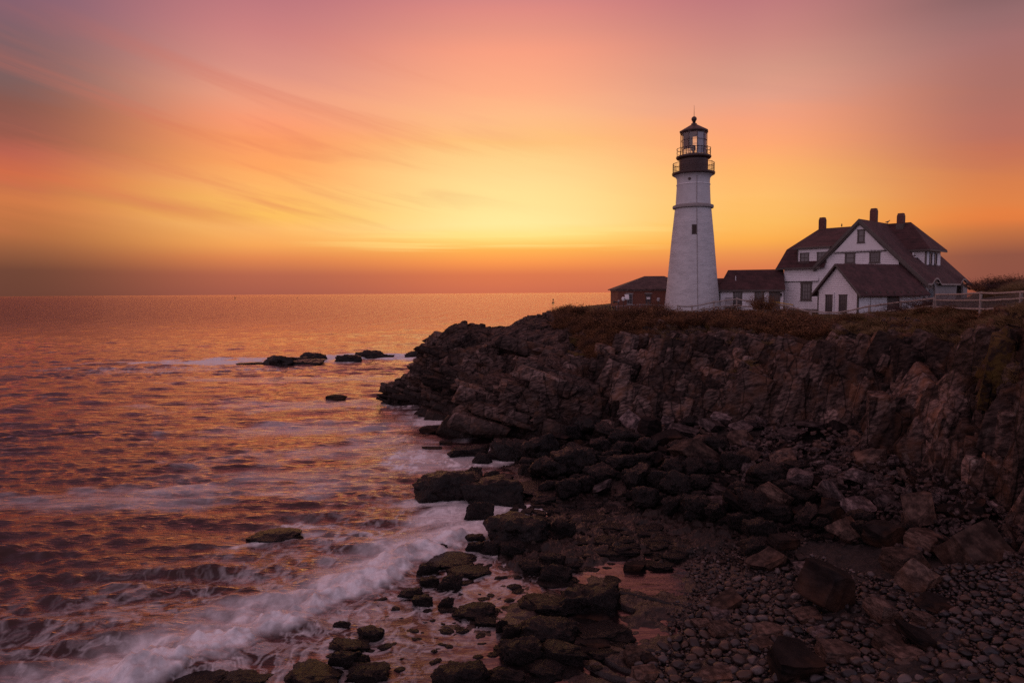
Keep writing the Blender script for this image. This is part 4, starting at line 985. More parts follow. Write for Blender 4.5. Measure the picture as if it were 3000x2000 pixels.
# ------------------------------------------------------------------ white gabled annexe in front
SR = np.array([35.46, 70.0, 0]); Su = np.array([.93358, .35837, 0]); Sg = np.array([-.35837, .93358, 0])
def S(s, g, z): return SR + Su * s + Sg * g + UP * z
an = empty('annexe', S(4, 2.7, 10.3))
tag(an, 'small white clapboard annexe with pink-lit gable end and plain dark red roof', 'annexe')
GW, AP = 5.31, 15.75
q = MB(); q.slab([S(0, 0, 10.0), S(0, GW, 10.0), S(0, GW, 12.98), S(0, GW / 2, AP - .12), S(0, 0, 12.98)], Su * 9.2); q.build('wall', M['siding'], an)
q = MB(); SLA = (AP - 12.75) / (GW / 2 + .3)
for sgn_ in (-1, 1):
    e_ = GW / 2 + sgn_ * (GW / 2 + .62); ze = AP + .1 - SLA * (GW / 2 + .62)
    q.slab([S(-.42, GW / 2, AP + .1), S(9.6, GW / 2, AP + .1), S(9.6, e_, ze), S(-.42, e_, ze)], UP * -.13)
ar = q.build('roof', M['roof'], an)
q = MB()
for sgn_ in (-1, 1):
    e_ = GW / 2 + sgn_ * (GW / 2 + .64); ze = AP + .1 - SLA * (GW / 2 + .64)
    a, b_ = S(-.47, GW / 2, AP + .12), S(-.47, e_, ze + .02)
    q.slab([a, b_, b_ - UP * .26, a - UP * .26], Su * .08)
q.build('rake_board', M['trim'], ar)
for k in range(9): MB().box(S(.5 + k * 1.0, -.5, 12.72), Su * .1, Sg * .5, UP * .16).build('rafter_end', M['trim'], ar)
for g_ in (-.03, GW - .13): MB().box(S(-.03, g_, 10.1), Su * .14, Sg * .16, UP * 2.85).build('corner_board', M['trim'], an)
win(an, S(0, 4.2, 10.75), -Sg, -Su, 1.0, 1.88, .12, 3, 4); win(an, S(0, 2.4, 10.75), -Sg, -Su, 1.02, 1.88, .12, 3, 4)
q = MB(); q.tube(S(-.1, 3.08, 10.4), S(-.1, 3.08, 12.85), .07); q.tube(S(-.1, 3.08, 12.82), S(.1, 3.08, 12.88), .07); q.build('vent_pipe', M['white'], an, True)
win(an, S(4.05, 0, 10.7), Su, -Sg, 1.7, 1.9, .1, 1, 1, name='shutter', sill=False, pane=M['trim'], bars=False)
MB().box(S(1.70, -.02, 10.2), Su * .045, Sg * .04, UP * 2.7).build('conduit', M['trim'], an)

# ------------------------------------------------------------------ link wing between the tower and the house
WO = np.array([26.3, 86.5, 0]); Wu = np.array([.96126, -.27564, 0]); Wn = np.array([-.27564, -.96126, 0])
def Wg(u, d, z): return WO + Wu * u - Wn * d + UP * z
lw_ = empty('link_wing', Wg(3, 2, 10.4))
tag(lw_, 'low white link wing with long dark red roof joining tower and house', 'wing')
q = MB(); q.box(Wg(0, 0, 10.0), Wu * 7.55, -Wn * 4.4, UP * 3.2); q.build('wall', M['siding'], lw_)
q = MB(); q.box(Wg(-2.35, .05, 10.0), Wu * 2.36, -Wn * 3.2, UP * 2.85); q.build('entry_wall', M['white'], lw_)
q = MB()
q.slab([Wg(-.25, -.35, 13.22), Wg(7.7, -.35, 13.22), Wg(7.7, 2.2, 15.75), Wg(1.02, 2.2, 15.75)], UP * -.13)
q.slab([Wg(7.7, 4.75, 13.22), Wg(-.25, 4.75, 13.22), Wg(1.02, 2.2, 15.75), Wg(7.7, 2.2, 15.75)], UP * -.13)
q.slab([Wg(-.25, 4.75, 13.22), Wg(-.25, -.35, 13.22), Wg(1.02, 2.2, 15.75)], UP * -.13)
q.slab([Wg(-2.78, -.3, 12.98), Wg(.1, -.3, 12.98), Wg(.6, 1.75, 14.70), Wg(-.9, 1.75, 14.70), Wg(-1.7, .75, 13.78)], UP * -.12)
q.slab([Wg(.1, 3.6, 12.98), Wg(-2.78, 3.6, 12.98), Wg(-.9, 1.75, 14.70), Wg(.6, 1.75, 14.70)], UP * -.12)
q.slab([Wg(-2.78, 3.6, 12.98), Wg(-2.78, -.3, 12.98), Wg(-.9, 1.75, 14.70)], UP * -.12)
wr_ = q.build('roof', M['roof'], lw_)
MB().tube(Wg(1.92, .85, 14.3), Wg(1.92, .85, 14.95), .05).build('roof_vent', M['white'], wr_)
q = MB(); q.box(Wg(-.2, -.37, 12.96), Wu * 7.8, -Wn * .06, UP * .24); q.box(Wg(-2.8, -.32, 12.80), Wu * 2.75, -Wn * .06, UP * .17)
q.box(Wg(-.02, -.03, 10.2), Wu * .12, -Wn * .1, UP * 2.8); q.build('fascia', M['trim'], wr_)
win(lw_, Wg(1.62, 0, 11.2), Wu, Wn, 1.08, 1.82, .17, 3, 4); win(lw_, Wg(4.15, 0, 11.2), Wu, Wn, 1.12, 1.82, .17, 3, 4)
d_ = win(lw_, Wg(5.85, 0, 10.5), Wu, Wn, 1.30, 2.5, .12, 1, 1, name='door', sill=False, pane=M['trim'], bars=False)
d_ = win(lw_, Wg(-.78, .05, 10.5), Wu, Wn, .72, 2.15, .1, 2, 2, name='door', sill=False, pane=M['trim'])
win(lw_, Wg(-1.76, .05, 11.8), Wu, Wn, .44, .36, .05, 1, 1, name='hatch', sill=False, pane=M['blind'], bars=False)
q = MB(); q.tube(Wg(7.25, -.12, 12.4), Wg(7.25, -.12, 12.65), .09, .12, 10); q.tube(Wg(7.25, -.02, 12.2), Wg(7.25, -.2, 12.4), .02); q.tube(Wg(7.25, -.12, 12.65), Wg(7.25, -.12, 12.78), .13, .02, 10)
q.build('wall_lamp', M['black'], lw_, True)
sg_ = tag(empty('notice_board', Wg(1.0, -1.2, 10.4)), 'grey blank notice board on two posts before the link wing', 'board')
MB().box(Wg(.6, -1.2, 11.42), Wu * .9, -Wn * .05, UP * .88).build('panel', M['panelgrey'], sg_)
for k in (.72, 1.3): MB().tube(Wg(k, -1.16, 10.3), Wg(k, -1.16, 11.6), .04).build('post', M['wood'], sg_)

# ------------------------------------------------------------------ brick fog signal building behind the tower
bh = empty('brick_building', (19.5, 97, 10.4))
tag(bh, 'low red brick building with hipped grey-brown roof left of the tower', 'building')
BX0, BX1, BY0, BY1 = 14.75, 25.3, 95.0, 102.0
q = MB(); q.box((BX0, BY0, 9.6), (BX1 - BX0, 0, 0), (0, BY1 - BY0, 0), (0, 0, 3.7)); q.build('wall', M['brick'], bh)
q = MB(); q.box((BX0 - .08, BY0 - .08, 13.18), (BX1 - BX0 + .16, 0, 0), (0, BY1 - BY0 + .16, 0), (0, 0, .22)); q.build('cornice', M['stone'], bh)
q = MB(); ze = 13.42; x0, x1, y0, y1 = BX0 - .38, BX1 + .38, BY0 - .38, BY1 + .38; zr_ = 15.28
q.slab([(x0, y0, ze), (x1, y0, ze), (21.9, 98.5, zr_), (19.1, 98.5, zr_)], (0, 0, -.12)); q.slab([(x1, y1, ze), (x0, y1, ze), (19.1, 98.5, zr_), (21.9, 98.5, zr_)], (0, 0, -.12))
q.slab([(x0, y1, ze), (x0, y0, ze), (19.1, 98.5, zr_)], (0, 0, -.12)); q.slab([(x1, y0, ze), (x1, y1, ze), (21.9, 98.5, zr_)], (0, 0, -.12)); q.build('roof', M['roofgrey'], bh)
EX = np.array([1.0, 0, 0]); NF = np.array([0, -1.0, 0])
for i, x in enumerate((16.0, 18.6)):
    w_ = win(bh, (x, BY0, 11.35), EX, NF, .76, 1.42, .06, 2, 2, frame=M['panelgrey'] if i == 0 else M['trim'])
    MB().box((x - .16, BY0 - .05, 12.77), (1.08, 0, 0), (0, .06, 0), (0, 0, .12)).build('lintel', M['stone'], w_)
    MB().box((x - .06, BY0 - .08, 11.2), (.88, 0, 0), (0, .1, 0), (0, 0, .1)).build('sill', M['stone'], w_)
    if i == 1: MB().box((x + .12, BY0 - .13, 12.0), (.48, 0, 0), (0, .02, 0), (0, 0, .3)).build('paper_sign', M['white'], w_)
# curved fog vent hood over the first window
q = MB(); n_ = 9; xa, xb = 15.62, 16.18
arc = [(BY0 - .02 - .75 * math.sin(a), 12.72 - .72 * (1 - math.cos(a))) for a in np.linspace(0, math.pi / 2, n_)]
for (ya, za), (yb, zb2) in zip(arc[:-1], arc[1:]): q.slab([(xa, ya, za), (xb, ya, za), (xb, yb, zb2), (xa, yb, zb2)], (0, .05, -.05))
q.build('window_hood', M['white'], bh)

# ------------------------------------------------------------------ viewers, horn, gulls, buoys
def viewer(x, y, z0, label, pale):
    v = tag(empty('coin_viewer', (x, y, z0)), label, 'viewer', 'coin viewers by the brick building')
    MB().tube((x, y, z0 - .3), (x, y, z0 + 1.05), .06, .045, 10).build('pedestal', M['black'], v, True)
    MB().lathe((x, y, 0), [(.05, z0 + 1.0), (.18, z0 + 1.08), (.24, z0 + 1.28), (.22, z0 + 1.46), (.10, z0 + 1.56)], 16).build('head', M['white'] if pale else M['panelgrey'], v, True)
    MB().tube((x + .1, y - .12, z0 + 1.3), (x + .16, y - .34, z0 + 1.3), .06, n=10).build('eyepiece', M['black'], v, True)
p_ = at(1826, 905, 88); viewer(p_[0], p_[1], p_[2], 'pale round-headed coin viewer on a post before the red brick wall', True)
p_ = at(1929, 905, 88); viewer(p_[0], p_[1], p_[2] - .1, 'dark coin viewer on a post close to the tower foot', False)
p_ = at(1811, 910, 87)
hn = tag(empty('fog_horn', p_), 'black trumpet-shaped horn on a pole at the corner of the brick building', 'horn')
MB().tube(p_ - UP * .3, p_ + UP * 1.15, .05, n=8).build('pole', M['black'], hn, True)
hp = p_ + UP * 1.1
MB().tube(hp, hp + (-.42, 0, .02), .07, .09, 12).tube(hp + (-.42, 0, .02), hp + (-.66, 0, .02), .09, .24, 12).build('trumpet', M['black'], hn, True)
MB().tube(hp + (0, .1, -.05), hp + (.06, -.14, .2), .12, .10, 12).build('housing', M['panelgrey'], hn, True)

def gull(p, heading, label, sit):
    g_ = tag(empty('gull', p), label, 'gull', 'gulls on the house ridge')
    c_, s__ = math.cos(heading), math.sin(heading); fw = np.array([c_, s__, 0]); sd2 = np.array([-s__, c_, 0])
    st_ = [(-.34, .17, .012), (-.22, .15, .045), (-.05, .17, .095), (.08, .20, .105), (.16, .26, .07), (.20, .32, .055), (.24, .36, .062), (.29, .355, .04), (.33, .345, .016), (.37, .335, .006)]
    vs = []; n = 10
    for (x, z, r_) in st_:
        for k in range(n):
            a = 2 * math.pi * k / n; vs.append(np.array(p) + fw * x + sd2 * (r_ * .85 * math.cos(a)) + UP * (z + r_ * math.sin(a)))
    fs = [(i * n + k, (i + 1) * n + k, (i + 1) * n + (k + 1) % n, i * n + (k + 1) % n) for i in range(len(st_) - 1) for k in range(n)] + [tuple(range(n)), tuple((len(st_) - 1) * n + k for k in range(n))[::-1]]
    MB().add(vs, fs).build('body', M['gull'], g_, True)
    for s2 in (-1, 1): MB().tube(np.array(p) + fw * .02 + sd2 * .04 * s2 - UP * .02, np.array(p) + fw * .03 + sd2 * .04 * s2 + UP * .12, .012, n=6).build('leg', M['black'], g_)
gull(H(3.8, 7.6, 21.14), math.atan2(-.9, -.4), 'dark gull on the left roof ridge seen end on near the left chimney', False)
gull(H(9.25, 7.6, 21.16), math.atan2(.12, 1.0), 'dark gull standing sideways on the ridge between the two right chimneys', False)

def buoy(px, py, Y, h, label, name='buoy', cat='buoy'):
    p = at(px, py, Y); p[2] = -.2
    b_ = tag(empty(name, p), label, cat, 'buoys far out on the sea')
    MB().lathe(p, [(.16 * h, 0), (.28 * h, .06 * h), (.28 * h, .22 * h), (.10 * h, .34 * h)], 14).build('float', M['buoy'], b_, True)
    q = MB()
    for k in range(4): a = math.pi / 4 + k * math.pi / 2; q.tube(p + (.14 * h * math.cos(a), .14 * h * math.sin(a), .25 * h), p + (.07 * h * math.cos(a), .07 * h * math.sin(a), .75 * h), .03 * h, n=6)
    q.build('tower', M['buoy'], b_); MB().tube(p + UP * .62 * h, p + UP * h, .15 * h, .13 * h, 12).build('topmark', M['buoy'], b_, True)
def seaY(px, py): P = zat(px, py, 0); return P[1]
buoy(1620.5, 887.5, seaY(1620.5, 887.5), 12.5 * seaY(1620.5, 887.5) / 2000, 'dark navigation buoy with square topmark left of the brick building')
buoy(688.5, 872, seaY(688.5, 874), 6 * seaY(688.5, 874) / 2000, 'thin dark spar-like buoy near the horizon far left')
buoy(870.5, 872, seaY(870.5, 873.5), 3.5 * seaY(870.5, 873.5) / 2000, 'tiny dark buoy near the horizon above the reef')

# ------------------------------------------------------------------ fences
def rail(q, a, b_, r_, seed, sag=.03):
    a, b_ = np.asarray(a, float), np.asarray(b_, float); n = 5; rr = np.random.default_rng(seed)
    pts = [a + (b_ - a) * k / n + (rr.normal(0, .012, 3) if 0 < k < n else 0) - UP * (sag * math.sin(math.pi * k / n)) for k in range(n + 1)]
    for k in range(n): q.tube(pts[k], pts[k + 1], r_ * rr.uniform(.88, 1.1), n=8, caps=(k in (0, n - 1)))
def fence(label, posts, rails, pr=.075, rr_=.055, mesh=False, wood=None, cat='fence', group='wooden rail fences along the cliff top'):
    """posts: (x, y, z_ground, height)"""
    f_ = tag(empty('rail_fence', posts[0][:3]), label, cat, group); wood = wood or M['wood']
    for k, (x, y, z, h) in enumerate(posts): MB().tube((x, y, z - .4), (x + .01, y, z + h), pr, pr * .92, 10).build('post', wood, f_, True)
    for k, (a, b_) in enumerate(zip(posts[:-1], posts[1:])):
        for j, fr in enumerate(rails):
            q = MB(); rail(q, (a[0], a[1] - .02, a[2] + a[3] * fr), (b_[0], b_[1] - .02, b_[2] + b_[3] * fr), rr_, k * 7 + j); q.build('rail', wood, f_, True)
        if mesh:
            q = MB(); A_ = np.array([a[0], a[1] + .05, a[2] + .12]); B_ = np.array([b_[0], b_[1] + .05, b_[2] + .12]); hh = min(a[3], b_[3]) - .22
            L_ = np.linalg.norm(B_ - A_); n = int(L_ / .13); 
            for i in range(-int(hh / .13), n):
                for sgn_ in (1, -1):
                    t0, t1 = i / n, (i + hh / .13) / n; z0, z1 = (0, hh) if sgn_ > 0 else (hh, 0)
                    c0, c1 = max(t0, 0), min(t1, 1)
                    if c1 <= c0: continue
                    za = z0 + (z1 - z0) * (c0 - t0) / (t1 - t0); zb2 = z0 + (z1 - z0) * (c1 - t0) / (t1 - t0)
                    q.tube(A_ + (B_ - A_) * c0 + UP * za, A_ + (B_ - A_) * c1 + UP * zb2, .005, n=3, caps=False)
            q.build('wire_mesh', M['wire'], f_)
    return f_
def post_at(px, ptop, pbot, Y):
    a, b_ = at(px, ptop - 3, Y), at(px, pbot, Y); return (b_[0], b_[1], b_[2], a[2] - b_[2])
fence('grey three-rail fence with wire mesh on the grassy brow behind the nearest cliff',
      [post_at(2741, 863, 906, 54), post_at(2871, 857, 915, 42), post_at(2989, 855, 905, 36), post_at(3110, 840, 905, 31)], (.93, .58, .16), .085, .06, True)
fence('two-rail weathered fence climbing past the annexe to the meshed fence',
      [post_at(2375, 912, 948, 67), post_at(2455, 915, 945, 66), post_at(2545, 896, 932, 63), post_at(2638, 883, 922, 58.5), post_at(2735, 873, 912, 54.6)], (.9, .38), .085, .075)
fence('pink-lit two-rail fence descending past the yellow handrails',
      [post_at(2243, 895, 922, 73), post_at(2263, 887, 917, 72.5), post_at(2305, 896, 926, 71), post_at(2372, 913, 946, 67.6)], (.9, .40), .085, .075)
fence('two-rail fence rising from the tower foot towards the link wing',
      [post_at(1985, 896, 922, 76), post_at(2027, 897, 922, 77), post_at(2091, 884, 914, 79), post_at(2158, 874, 908, 80), post_at(2215, 884, 914, 79)], (.88, .40), .085, .075)
fence('black three-rail fence against the sea left of the brick building',
      [post_at(1752, 903, 922, 84), post_at(1764, 900, 922, 85), post_at(1775, 898, 922, 86), post_at(1787, 897, 922, 87), post_at(1795, 899, 922, 85), post_at(1803, 899, 922, 88)], (.9, .62, .3), .07, .05, wood=M['black'])
fence('thin grey wire fence in front of the brick wall',
      [post_at(1806, 898, 920, 89), post_at(1844, 895, 920, 90), post_at(1874, 893, 920, 90.5), post_at(1895, 893, 920, 90.5), post_at(1930, 895, 920, 90), post_at(1968, 900, 920, 88)], (.95, .45), .05, .035, True, wood=M['panelgrey'])
hr = tag(empty('handrail', at(2240, 905, 76)), 'yellow painted double handrail of the ramp beside the house door', 'handrail')
for a, b_ in (((2236, 885, 78), (2263, 893, 77)), ((2266, 884, 80), (2324, 893, 77)), ((2268, 890, 79), (2300, 898, 77))):
    MB().tube(at(*a), at(*b_), .05, n=8).build('rail', M['yellow'], hr, True)
for a, zb_ in (((2240, 887, 78), 30), ((2263, 893, 77), 26), ((2266, 884, 80), 36), ((2324, 893, 77), 26), ((2298, 897, 77), 22)):
    p = at(*a); MB().tube(p - UP * zb_ * a[2] / 2000, p, .035, n=8).build('post', M['black'], hr, True)
#@@ROCKS
# ------------------------------------------------------------------ rocks
def noisy_ico(sub, dims, lump, seed, ridge=0.0, flat=0.0):
    bm = bmesh.new(); bmesh.ops.create_icosphere(bm, subdivisions=sub, radius=1.0)
    v = np.array([x.co[:] for x in bm.verts]); f = np.array([[w.index for w in q.verts] for q in bm.faces]); bm.free()
    o = np.array([seed * 3.1, seed * 1.7, seed * .9])
    d = 1 + lump * fbm3(v * 1.1 + o, 3, seed) + (ridge * np.abs(fbm3(v * np.array([7, 7, 4.]) + o, 4, seed + 5)) if ridge else 0)
    v = v * d[:, None]
    if flat: v[:, 2] = np.where(v[:, 2] < -flat, -flat + (v[:, 2] + flat) * .3, v[:, 2])
    return v * np.array(dims), f
def weed_rock(name, seed, dims=(1, 1, .75), sub=5):
    v, f = noisy_ico(sub, (1, 1, 1), .55, seed, .20)
    # squarish shoulders under the weed
    p = 2.6 + (seed % 3) * .5; r_ = (np.abs(v) ** p).sum(1) ** (1 / p); n_ = np.linalg.norm(v, axis=1); v = v * (0.45 + .55 * n_ / np.maximum(r_, 1e-6))[:, None]
    me = mesh_np(name, v * np.array(dims) * .5 * 1.05, f, True); me.materials.append(M['weed']); return me
def angular(name, seed, dims, mt, cuts=7, sharp=.55, bev=.018, rough=.02, sub=2, shear=1.0):
    rr = np.random.default_rng(seed); bm = bmesh.new(); bmesh.ops.create_cube(bm, size=1.0)
    for _ in range(cuts):
        n_ = rr.normal(size=3); n_[2] *= sharp; n_ /= np.linalg.norm(n_)
        sup = (np.abs(n_) * .5).sum(); dist = sup * rr.uniform(.58, .86)
        r_ = bmesh.ops.bisect_plane(bm, geom=bm.verts[:] + bm.edges[:] + bm.faces[:], plane_co=n_ * dist, plane_no=n_, clear_outer=True)
        ed = [e for e in r_['geom_cut'] if isinstance(e, bmesh.types.BMEdge)]
        if ed: bmesh.ops.contextual_create(bm, geom=ed)
    sh_ = Matrix(((1, shear * rr.uniform(-.25, .25), shear * rr.uniform(-.3, .3), 0), (0, 1, shear * rr.uniform(-.2, .2), 0), (0, 0, 1, 0), (0, 0, 0, 1)))
    bmesh.ops.transform(bm, matrix=sh_, verts=bm.verts)
    for v in bm.verts: v.co = Vector((v.co.x * dims[0], v.co.y * dims[1], v.co.z * dims[2]))
    bmesh.ops.triangulate(bm, faces=[f for f in bm.faces if len(f.verts) > 4])
    bmesh.ops.bevel(bm, geom=bm.edges[:], offset=bev, segments=1, affect='EDGES', clamp_overlap=True)
    bmesh.ops.triangulate(bm, faces=bm.faces[:])
    for _ in range(sub):
        le = [e for e in bm.edges if e.calc_length() > .16]
        if le: bmesh.ops.subdivide_edges(bm, edges=le, cuts=1, use_grid_fill=False); bmesh.ops.triangulate(bm, faces=bm.faces[:])
    bmesh.ops.recalc_face_normals(bm, faces=bm.faces[:])
    me = bpy.data.meshes.new(name); bm.to_mesh(me); bm.free()
    v = np.zeros(len(me.vertices) * 3, np.float32); me.vertices.foreach_get('co', v); v = v.reshape(-1, 3).astype(float)
    q = v * 3.0 + seed
    lay = np.floor(v[:, 2] / (dims[2] * .22) + seed * .37); off = (_hash(lay, np.zeros_like(lay), 0, seed) - .5) * .07
    v[:, :2] *= (1 + off)[:, None]
    v += np.stack([fbm3(q, 4, seed), fbm3(q + 31, 4, seed), fbm3(q + 57, 4, seed)], 1) * rough * 2
    me.vertices.foreach_set('co', v.astype(np.float32).ravel()); me.materials.append(M[mt]); me.update(); return me
def arr_(me):
    v = np.zeros(len(me.vertices) * 3, np.float32); me.vertices.foreach_get('co', v)
    return v.reshape(-1, 3).astype(float), np.array([tuple(p.vertices) for p in me.polygons])
def mcopy(me, mt):
    m2 = me.copy(); m2.materials.clear(); m2.materials.append(M[mt]); return m2
def weed_block(name, seed):
    me_ = angular(name, 400 + seed, (1, .85, .75), 'weed', 8, .9, .05, .012, 4, .8)
    b2 = bmesh.new(); b2.from_mesh(me_)
    for _ in range(3): bmesh.ops.smooth_vert(b2, verts=b2.verts[:], factor=.5, use_axis_x=True, use_axis_y=True, use_axis_z=True)
    b2.to_mesh(me_); b2.free()
    v = np.zeros(len(me_.vertices) * 3, np.float32); me_.vertices.foreach_get('co', v); v = v.reshape(-1, 3).astype(float)
    n_ = v / (np.linalg.norm(v, axis=1, keepdims=True) + 1e-6)
    v += n_ * (np.abs(fbm3(v * np.array([9, 9, 6.]) + seed, 4, seed))[:, None] * .20 + fbm3(v * 3 + seed, 3, seed + 3)[:, None] * .16)
    me_.vertices.foreach_set('co', v.astype(np.float32).ravel()); me_.polygons.foreach_set('use_smooth', np.ones(len(me_.polygons), bool)); me_.update(); return me_
WEEDM = [weed_rock('seaweed_boulder', 1 + s // 2) if s % 3 == 1 else weed_block('seaweed_boulder', s) for s in range(14)]
SLABM = [angular('flat_rock', 100 + s, (1, .72 + .1 * (s % 3), .30 + .12 * (s % 3)), 'slab', 6 + s % 3, .25) for s in range(12)]
BLOCKM = [angular('block', 200 + s, (1, .8, .62 + .1 * (s % 3)), 'brown', 7, .8) for s in range(10)]
DARKM = [mcopy(m_, 'darkrock') for m_ in BLOCKM[:6]] + [mcopy(m_, 'darkrock') for m_ in SLABM[:4]]
BRSLAB = [mcopy(m_, 'brown') for m_ in SLABM[:6]]; GRBLOCK = [mcopy(m_, 'slab') for m_ in BLOCKM[:6]]
KIND = {'weed': WEEDM, 'slab': SLABM, 'block': BLOCKM, 'dark': DARKM, 'brownslab': BRSLAB, 'greyblock': GRBLOCK}
NAME = {'weed': 'seaweed_boulder', 'slab': 'flat_rock', 'block': 'boulder', 'dark': 'dark_boulder', 'brownslab': 'flat_rock', 'greyblock': 'boulder'}
PLACED = []
def put(kind, P, w, h, d=None, rz=0.0, tilt=(0, 0), label=None, group=None, cat='boulder', sink=.25, seed=0):
    """one rock: P its foot, w h d its size in metres"""
    ms = KIND[kind]; me = ms[seed % len(ms)]; d = d or w * .8
    o = bpy.data.objects.new(NAME[kind], me); COL.objects.link(o)
    b_ = {'weed': (1.0, 1.0, .75), 'slab': (1, .8, .42), 'brownslab': (1, .8, .42)}.get(kind, (1, .8, .7))
    o.scale = (w / b_[0], d / b_[1], h / b_[2]); o.rotation_euler = (tilt[0], tilt[1], rz)
    o.location = (P[0], P[1] + d * .35, P[2] + h * (.5 - sink)); tag(o, label, cat, group); PLACED.append((P[0], P[1] + d * .3, w)); return o
def px_rock(kind, x0, x1, yt, yb, label, seed, rz=None, tilt=(0, 0), group=None, dk=.8, sink=.22, cat='boulder', z=None):
    """placed so that it spans the given outline of the photograph on the ground it stands on"""
    cx_ = (x0 + x1) / 2; P = ground_at(cx_, yb) if z is None else zat(cx_, yb, z); dist = P[1]
    w = (x1 - x0) / 2000 * dist; h = (yb - yt) / 2000 * dist; ang = (13 - P[2]) / dist
    d = w * dk; h = max(h - d * ang * .55, h * .35) / (1 - sink)
    return put(kind, P, w * 1.06, h, d, (seed * 1.3 % .5 - .25) if rz is None else rz, tilt, label, group, cat, sink, seed)
G1 = 'weed-covered boulders in the surf'
